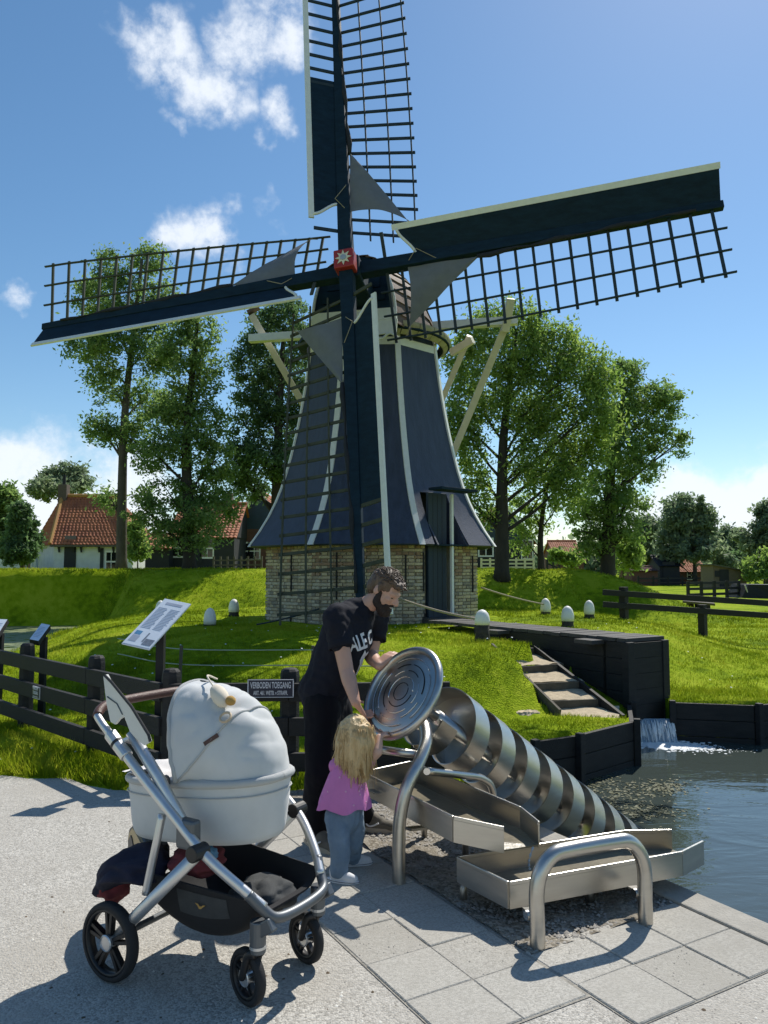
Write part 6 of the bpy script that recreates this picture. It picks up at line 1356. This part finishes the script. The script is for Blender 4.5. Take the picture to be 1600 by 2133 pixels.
tree('dark conical evergreen in front of the white house', [(46, 1185), (46, 1120)], [(45, 1068, 16, 24), (45, 1095, 26, 26), (46, 1125, 34, 26), (46, 1150, 36, 22)], 44, 'leafC', .14, 1.7, seed=31, tr_r=.12, sub_r=.3)
tree('small sunlit shrub between the white house and the cottage', [(287, 1185), (287, 1150)], [(285, 1125, 16, 24), (290, 1150, 18, 20), (278, 1105, 12, 16)], 42, 'leafB', .13, 1.2, seed=33, name='bush', cat='bush', tr_r=.06, sub_r=.3)
tree('sunlit bush beside the chimney of the orange-roofed cottage', [(485, 1150), (485, 1080)], [(485, 1065, 22, 22), (505, 1075, 18, 18)], 58, 'leafB', .2, 1.0, seed=35, name='bush', cat='bush', tr_r=.08, sub_r=.4)
tree('grey-green round-headed tree in the far field on the right', [(1448, 1212), (1447, 1150), (1444, 1100)], [(1440, 1055, 44, 26), (1405, 1080, 26, 28), (1470, 1075, 26, 26), (1440, 1105, 48, 30), (1400, 1130, 30, 30), (1480, 1130, 34, 34), (1440, 1145, 46, 24), (1400, 1160, 24, 20)], 78, 'leafD', .26, 1.0, seed=38, tr_r=.25, sub_r=.7, zbase=0)
tree('distant tree just right of the long-limbed tree', [(1350, 1205), (1350, 1150)], [(1350, 1100, 26, 26), (1335, 1140, 30, 34), (1362, 1150, 26, 30)], 100, 'leafD', .32, 1.0, seed=41, tr_r=.4, sub_r=.8, zbase=0)
tree('distant dark tree right of the round-headed tree', [(1525, 1210), (1525, 1160)], [(1520, 1120, 26, 24), (1505, 1150, 24, 26), (1535, 1150, 22, 22)], 105, 'leafD', .32, 1.0, seed=44, tr_r=.4, sub_r=.8, zbase=0)
tree('tall tree cut off by the right edge', [(1600, 1210), (1600, 1130)], [(1592, 1075, 22, 32), (1575, 1120, 36, 26), (1605, 1110, 40, 50), (1560, 1150, 26, 22)], 85, 'leafD', .28, 1.0, seed=47, tr_r=.4, sub_r=.7, zbase=0)
tree('bright rounded bush at the right edge in the far field', [(1592, 1215), (1592, 1195)], [(1590, 1180, 34, 20), (1570, 1190, 22, 14), (1610, 1170, 30, 26)], 62, 'leafB', .2, 1.1, seed=50, name='bush', cat='bush', tr_r=.1, sub_r=.5, zbase=0)
tree('long clipped hedge in front of the far right roof', [(1545, 1210), (1545, 1185)], [(1520, 1170, 22, 14), (1545, 1166, 24, 14), (1570, 1168, 24, 14), (1530, 1190, 24, 14), (1560, 1190, 24, 14)], 95, 'leafC', .28, 1.2, seed=53, name='hedge', cat='hedge', tr_r=.1, sub_r=.6, zbase=0)
tree('pale shrub between the far hut and the round-headed tree', [(1505, 1215), (1505, 1190)], [(1508, 1175, 20, 20), (1495, 1195, 16, 16)], 76, 'leafD', .22, 1.0, seed=56, name='bush', cat='bush', tr_r=.08, sub_r=.5, zbase=0)
tree('low green bush in front of the far red roof', [(1190, 1190), (1190, 1175)], [(1160, 1160, 20, 14), (1195, 1165, 20, 14)], 60, 'leafB', .2, 1.0, seed=58, name='bush', cat='bush', tr_r=.06, sub_r=.45)
def far_wood():
    rg = np.random.default_rng(77); VV, TT = [], []
    for i in range(90):
        a = -1 + 2 * i / 89; x = a * 260 + rg.normal(0, 4); y = 210 + rg.normal(0, 12); h = rg.uniform(5, 10); n = 260
        p = rg.normal(size=(n, 3)) * np.array([4.2, 3, h * .28]) + np.array([x, y, h * .45]); p[:, 2] = np.abs(p[:, 2]); VV.append(p); TT.append(np.clip(rg.normal(.5, .25, n), 0, 1))
    Pn = np.concatenate(VV); T_ = np.concatenate(TT); n = len(Pn); nr = rg.normal(size=(n, 3)); nr /= np.linalg.norm(nr, axis=1)[:, None]; tg = np.cross(nr, rg.normal(size=(n, 3))); tg /= np.linalg.norm(tg, axis=1)[:, None]; bt = np.cross(nr, tg)
    VV = np.stack([Pn - tg, Pn + bt * .7, Pn + tg, Pn - bt * .7], 1).reshape(-1, 3); o = npmesh('far_wood', VV, np.arange(4 * n).reshape(-1, 4), 'leafD', None, T_); props(o, 'dense line of trees along the horizon', 'wood', kind='stuff')
far_wood()
# ------------------------------------------------------------------ grass and stones
def grass():
    rg = np.random.default_rng(4); Vs = []
    def scatter(x0, x1, y0, y1, n, h, wd, keep=None):
        x = rg.uniform(x0, x1, n); y = rg.uniform(y0, y1, n)
        k = (np.abs(x) < .54 * y + .4) & ~inside(x, y, PATH) & ~inside(x, y, POND) & ~inside(x, y, DITCH) & (np.hypot(x - MILL.x, y - MILL.y) > 2.6)
        if keep is not None: k &= keep(x, y)
        x, y = x[k], y[k]
        # tufts: blades crowd together unevenly
        den = .5 + .5 * np.sin(x * 2.3 + 1.7 * np.sin(y * 1.9)) * np.sin(y * 2.9 + 1.3 * np.sin(x * 3.1)); kk = rg.uniform(0, 1, len(x)) < .45 + .55 * den; x, y, den = x[kk], y[kk], den[kk]
        z = ground_h(x, y); n = len(x); a = rg.uniform(0, 2 * np.pi, n); big = .5 + .5 * np.sin(x * .9 + 2 * np.sin(y * .7)) * np.sin(y * 1.1 + 1.5 * np.sin(x * .8)); hh = h * rg.uniform(.4, 1.3, n) * (.55 + .6 * den + .5 * big); ln = rg.normal(0, .45, (n, 2)) * hh[:, None]; w2 = wd * rg.uniform(.6, 1.3, n)
        dx, dy = np.cos(a) * w2, np.sin(a) * w2
        b0 = np.stack([x - dx, y - dy, z - .01], 1); b1 = np.stack([x + dx, y + dy, z - .01], 1); tp = np.stack([x + ln[:, 0], y + ln[:, 1], z + hh], 1); Vs.append(np.stack([b0, b1, tp], 1).reshape(-1, 3))
    stp_ = [(p.x, p.y) for p in STEPCUT]
    patch = [tuple(G(u, v, .02).xy) for u, v in ((1065, 1480), (1120, 1475), (1135, 1492), (1085, 1498))]
    bw = [tuple((p).xy) for p in (bA - bn * .4, bA + bn * .4, bB + bn * .4 + bd * .1, bB - bn * .4 + bd * .1)]
    kp = lambda x, y: ~inside(x, y, stp_) & ~inside(x, y, bw) & ~inside(x, y, patch)
    scatter(-5, 3, 5.5, 7.6, 80000, .040, .0030, kp); scatter(-6, 5, 7.4, 10.5, 120000, .036, .0040, kp); scatter(-8, 8, 10.5, 14.5, 90000, .038, .0055, kp); scatter(-13, 13, 14.5, 22, 80000, .045, .009, kp); scatter(-15, 15, 21, 29, 60000, .06, .013, kp)
    scatter(-4.2, -1.2, 5.6, 6.9, 26000, .10, .004, kp); scatter(-1.8, .7, 5.5, 6.2, 12000, .08, .0036, kp)
    A = np.concatenate(Vs); o = npmesh('grass', A, np.arange(len(A)).reshape(-1, 3), 'blade'); props(o, 'short bright green grass over the mound, banks and dike', 'grass', kind='stuff')
grass()
def weeds():
    rg = np.random.default_rng(8); Vs = []
    for i in range(1500):
        u, v = (lambda c: (rg.normal(c[0], c[2]), rg.normal(c[1], c[3])))(((1225, 1625, 30, 9), (1300, 1650, 45, 12), (1350, 1690, 35, 10), (1250, 1680, 30, 10), (1390, 1640, 25, 8))[i % 5]); p = G(u, v, WATER_Z + .004)
        if not inside(np.array([p.x]), np.array([p.y]), POND)[0]: continue
        r = rg.uniform(.004, .018); a = rg.uniform(0, 6.28)
        Vs.append([(p.x + r * math.cos(a + k * 1.5708) * (1.6 if k % 2 else .7), p.y + r * math.sin(a + k * 1.5708) * (1.6 if k % 2 else .7), p.z + (.004 if k == 0 else 0)) for k in range(4)])
    A = np.array(Vs).reshape(-1, 3); o = npmesh('water_weed', A, np.arange(len(A)).reshape(-1, 4), 'weed'); props(o, 'olive water weed floating on the pond below the mound', 'weed', kind='stuff')
weeds()
def flowers():
    rg = np.random.default_rng(9); mb = MB()
    for i in range(120):
        x, y = rg.uniform(-5, 5), rg.uniform(6.3, 14)
        if abs(x) > .5 * y or inside(np.array([x]), np.array([y]), POND)[0] or inside(np.array([x]), np.array([y]), PATH)[0]: continue
        mb.lathe([(.004, 0), (.014, .004), (.004, .009)], 6, (x, y, gh(x, y) + rg.uniform(.04, .07)), (rg.normal(0, .2), rg.normal(0, .2), 1))
    o = mb.build('clover_flowers', 'foam', at_base=False); props(o, 'tiny pale clover flowers dotted through the mound grass', 'flowers', kind='stuff')
flowers()
def pebbles(name, n, keep, z, r0_, r1_, mat, label):
    rg = np.random.default_rng(len(name)); x, y = keep(rg, n); n = len(x); r = rg.uniform(r0_, r1_, n) ; a = rg.uniform(0, 6.28, n)
    base = np.array([(1, 0, 0), (.3, .9, 0), (-.8, .6, 0), (-.8, -.6, 0), (.3, -.9, 0), (0, 0, .75)]); s_ = rg.uniform(.6, 1.2, (n, 1, 3)); B = base[None] * s_ * r[:, None, None]
    ca, sa = np.cos(a)[:, None], np.sin(a)[:, None]; X = B[..., 0] * ca - B[..., 1] * sa; Y = B[..., 0] * sa + B[..., 1] * ca; VV = np.stack([X + x[:, None], Y + y[:, None], B[..., 2] + z], -1).reshape(-1, 3)
    f = np.array([(0, 1, 5), (1, 2, 5), (2, 3, 5), (3, 4, 5), (4, 0, 5)]); F = (np.arange(n)[:, None, None] * 6 + f[None]).reshape(-1, 3); o = npmesh(name, VV, F, mat, smooth=False); props(o, label, 'stones', kind='stuff')
def on_path(rg, n):
    y = 2.4 + 3.6 * rg.uniform(0, 1, n) ** 1.5; x = rg.uniform(-.55, .55, n) * y; k = inside(x, y, PATH); a = (x - S0.x) * e1.x + (y - S0.y) * e1.y; b_ = (x - S0.x) * e2.x + (y - S0.y) * e2.y
    k &= ~((a > -.03) & (a < 1.75) & (b_ < np.where(a < .63, 1.03, 1.25))); return x[k], y[k]
def on_bed(rg, n): a = rg.uniform(.64, 1.55, n); b_ = rg.uniform(-1.6, .66, n); return S0.x + e1.x * a + e2.x * b_, S0.y + e1.y * a + e2.y * b_
pebbles('loose_gravel', 9000, on_path, -.001, .0025, .0075, 'pebble', 'loose small stones on the pale gravel path')
def on_slab(rg, n):
    a = rg.uniform(-.02, 1.6, n); b_ = rg.uniform(-1.4, 1.25, n); k = ((a < .63) & (b_ < 1.02)) | (b_ > .66); a, b_ = a[k], b_[k]; return S0.x + e1.x * a + e2.x * b_, S0.y + e1.y * a + e2.y * b_
pebbles('slab_grit', 1600, on_slab, .007, .0012, .0042, 'pebble', 'fine grit scattered over the paving slabs')
pebbles('shell_bits', 260, on_path, 0.0, .003, .009, 'shell', 'white shell fragments lying on the gravel path')
pebbles('leaf_litter', 200, on_path, 0.0, .003, .010, 'litter', 'dark scraps of leaf litter on the gravel path')
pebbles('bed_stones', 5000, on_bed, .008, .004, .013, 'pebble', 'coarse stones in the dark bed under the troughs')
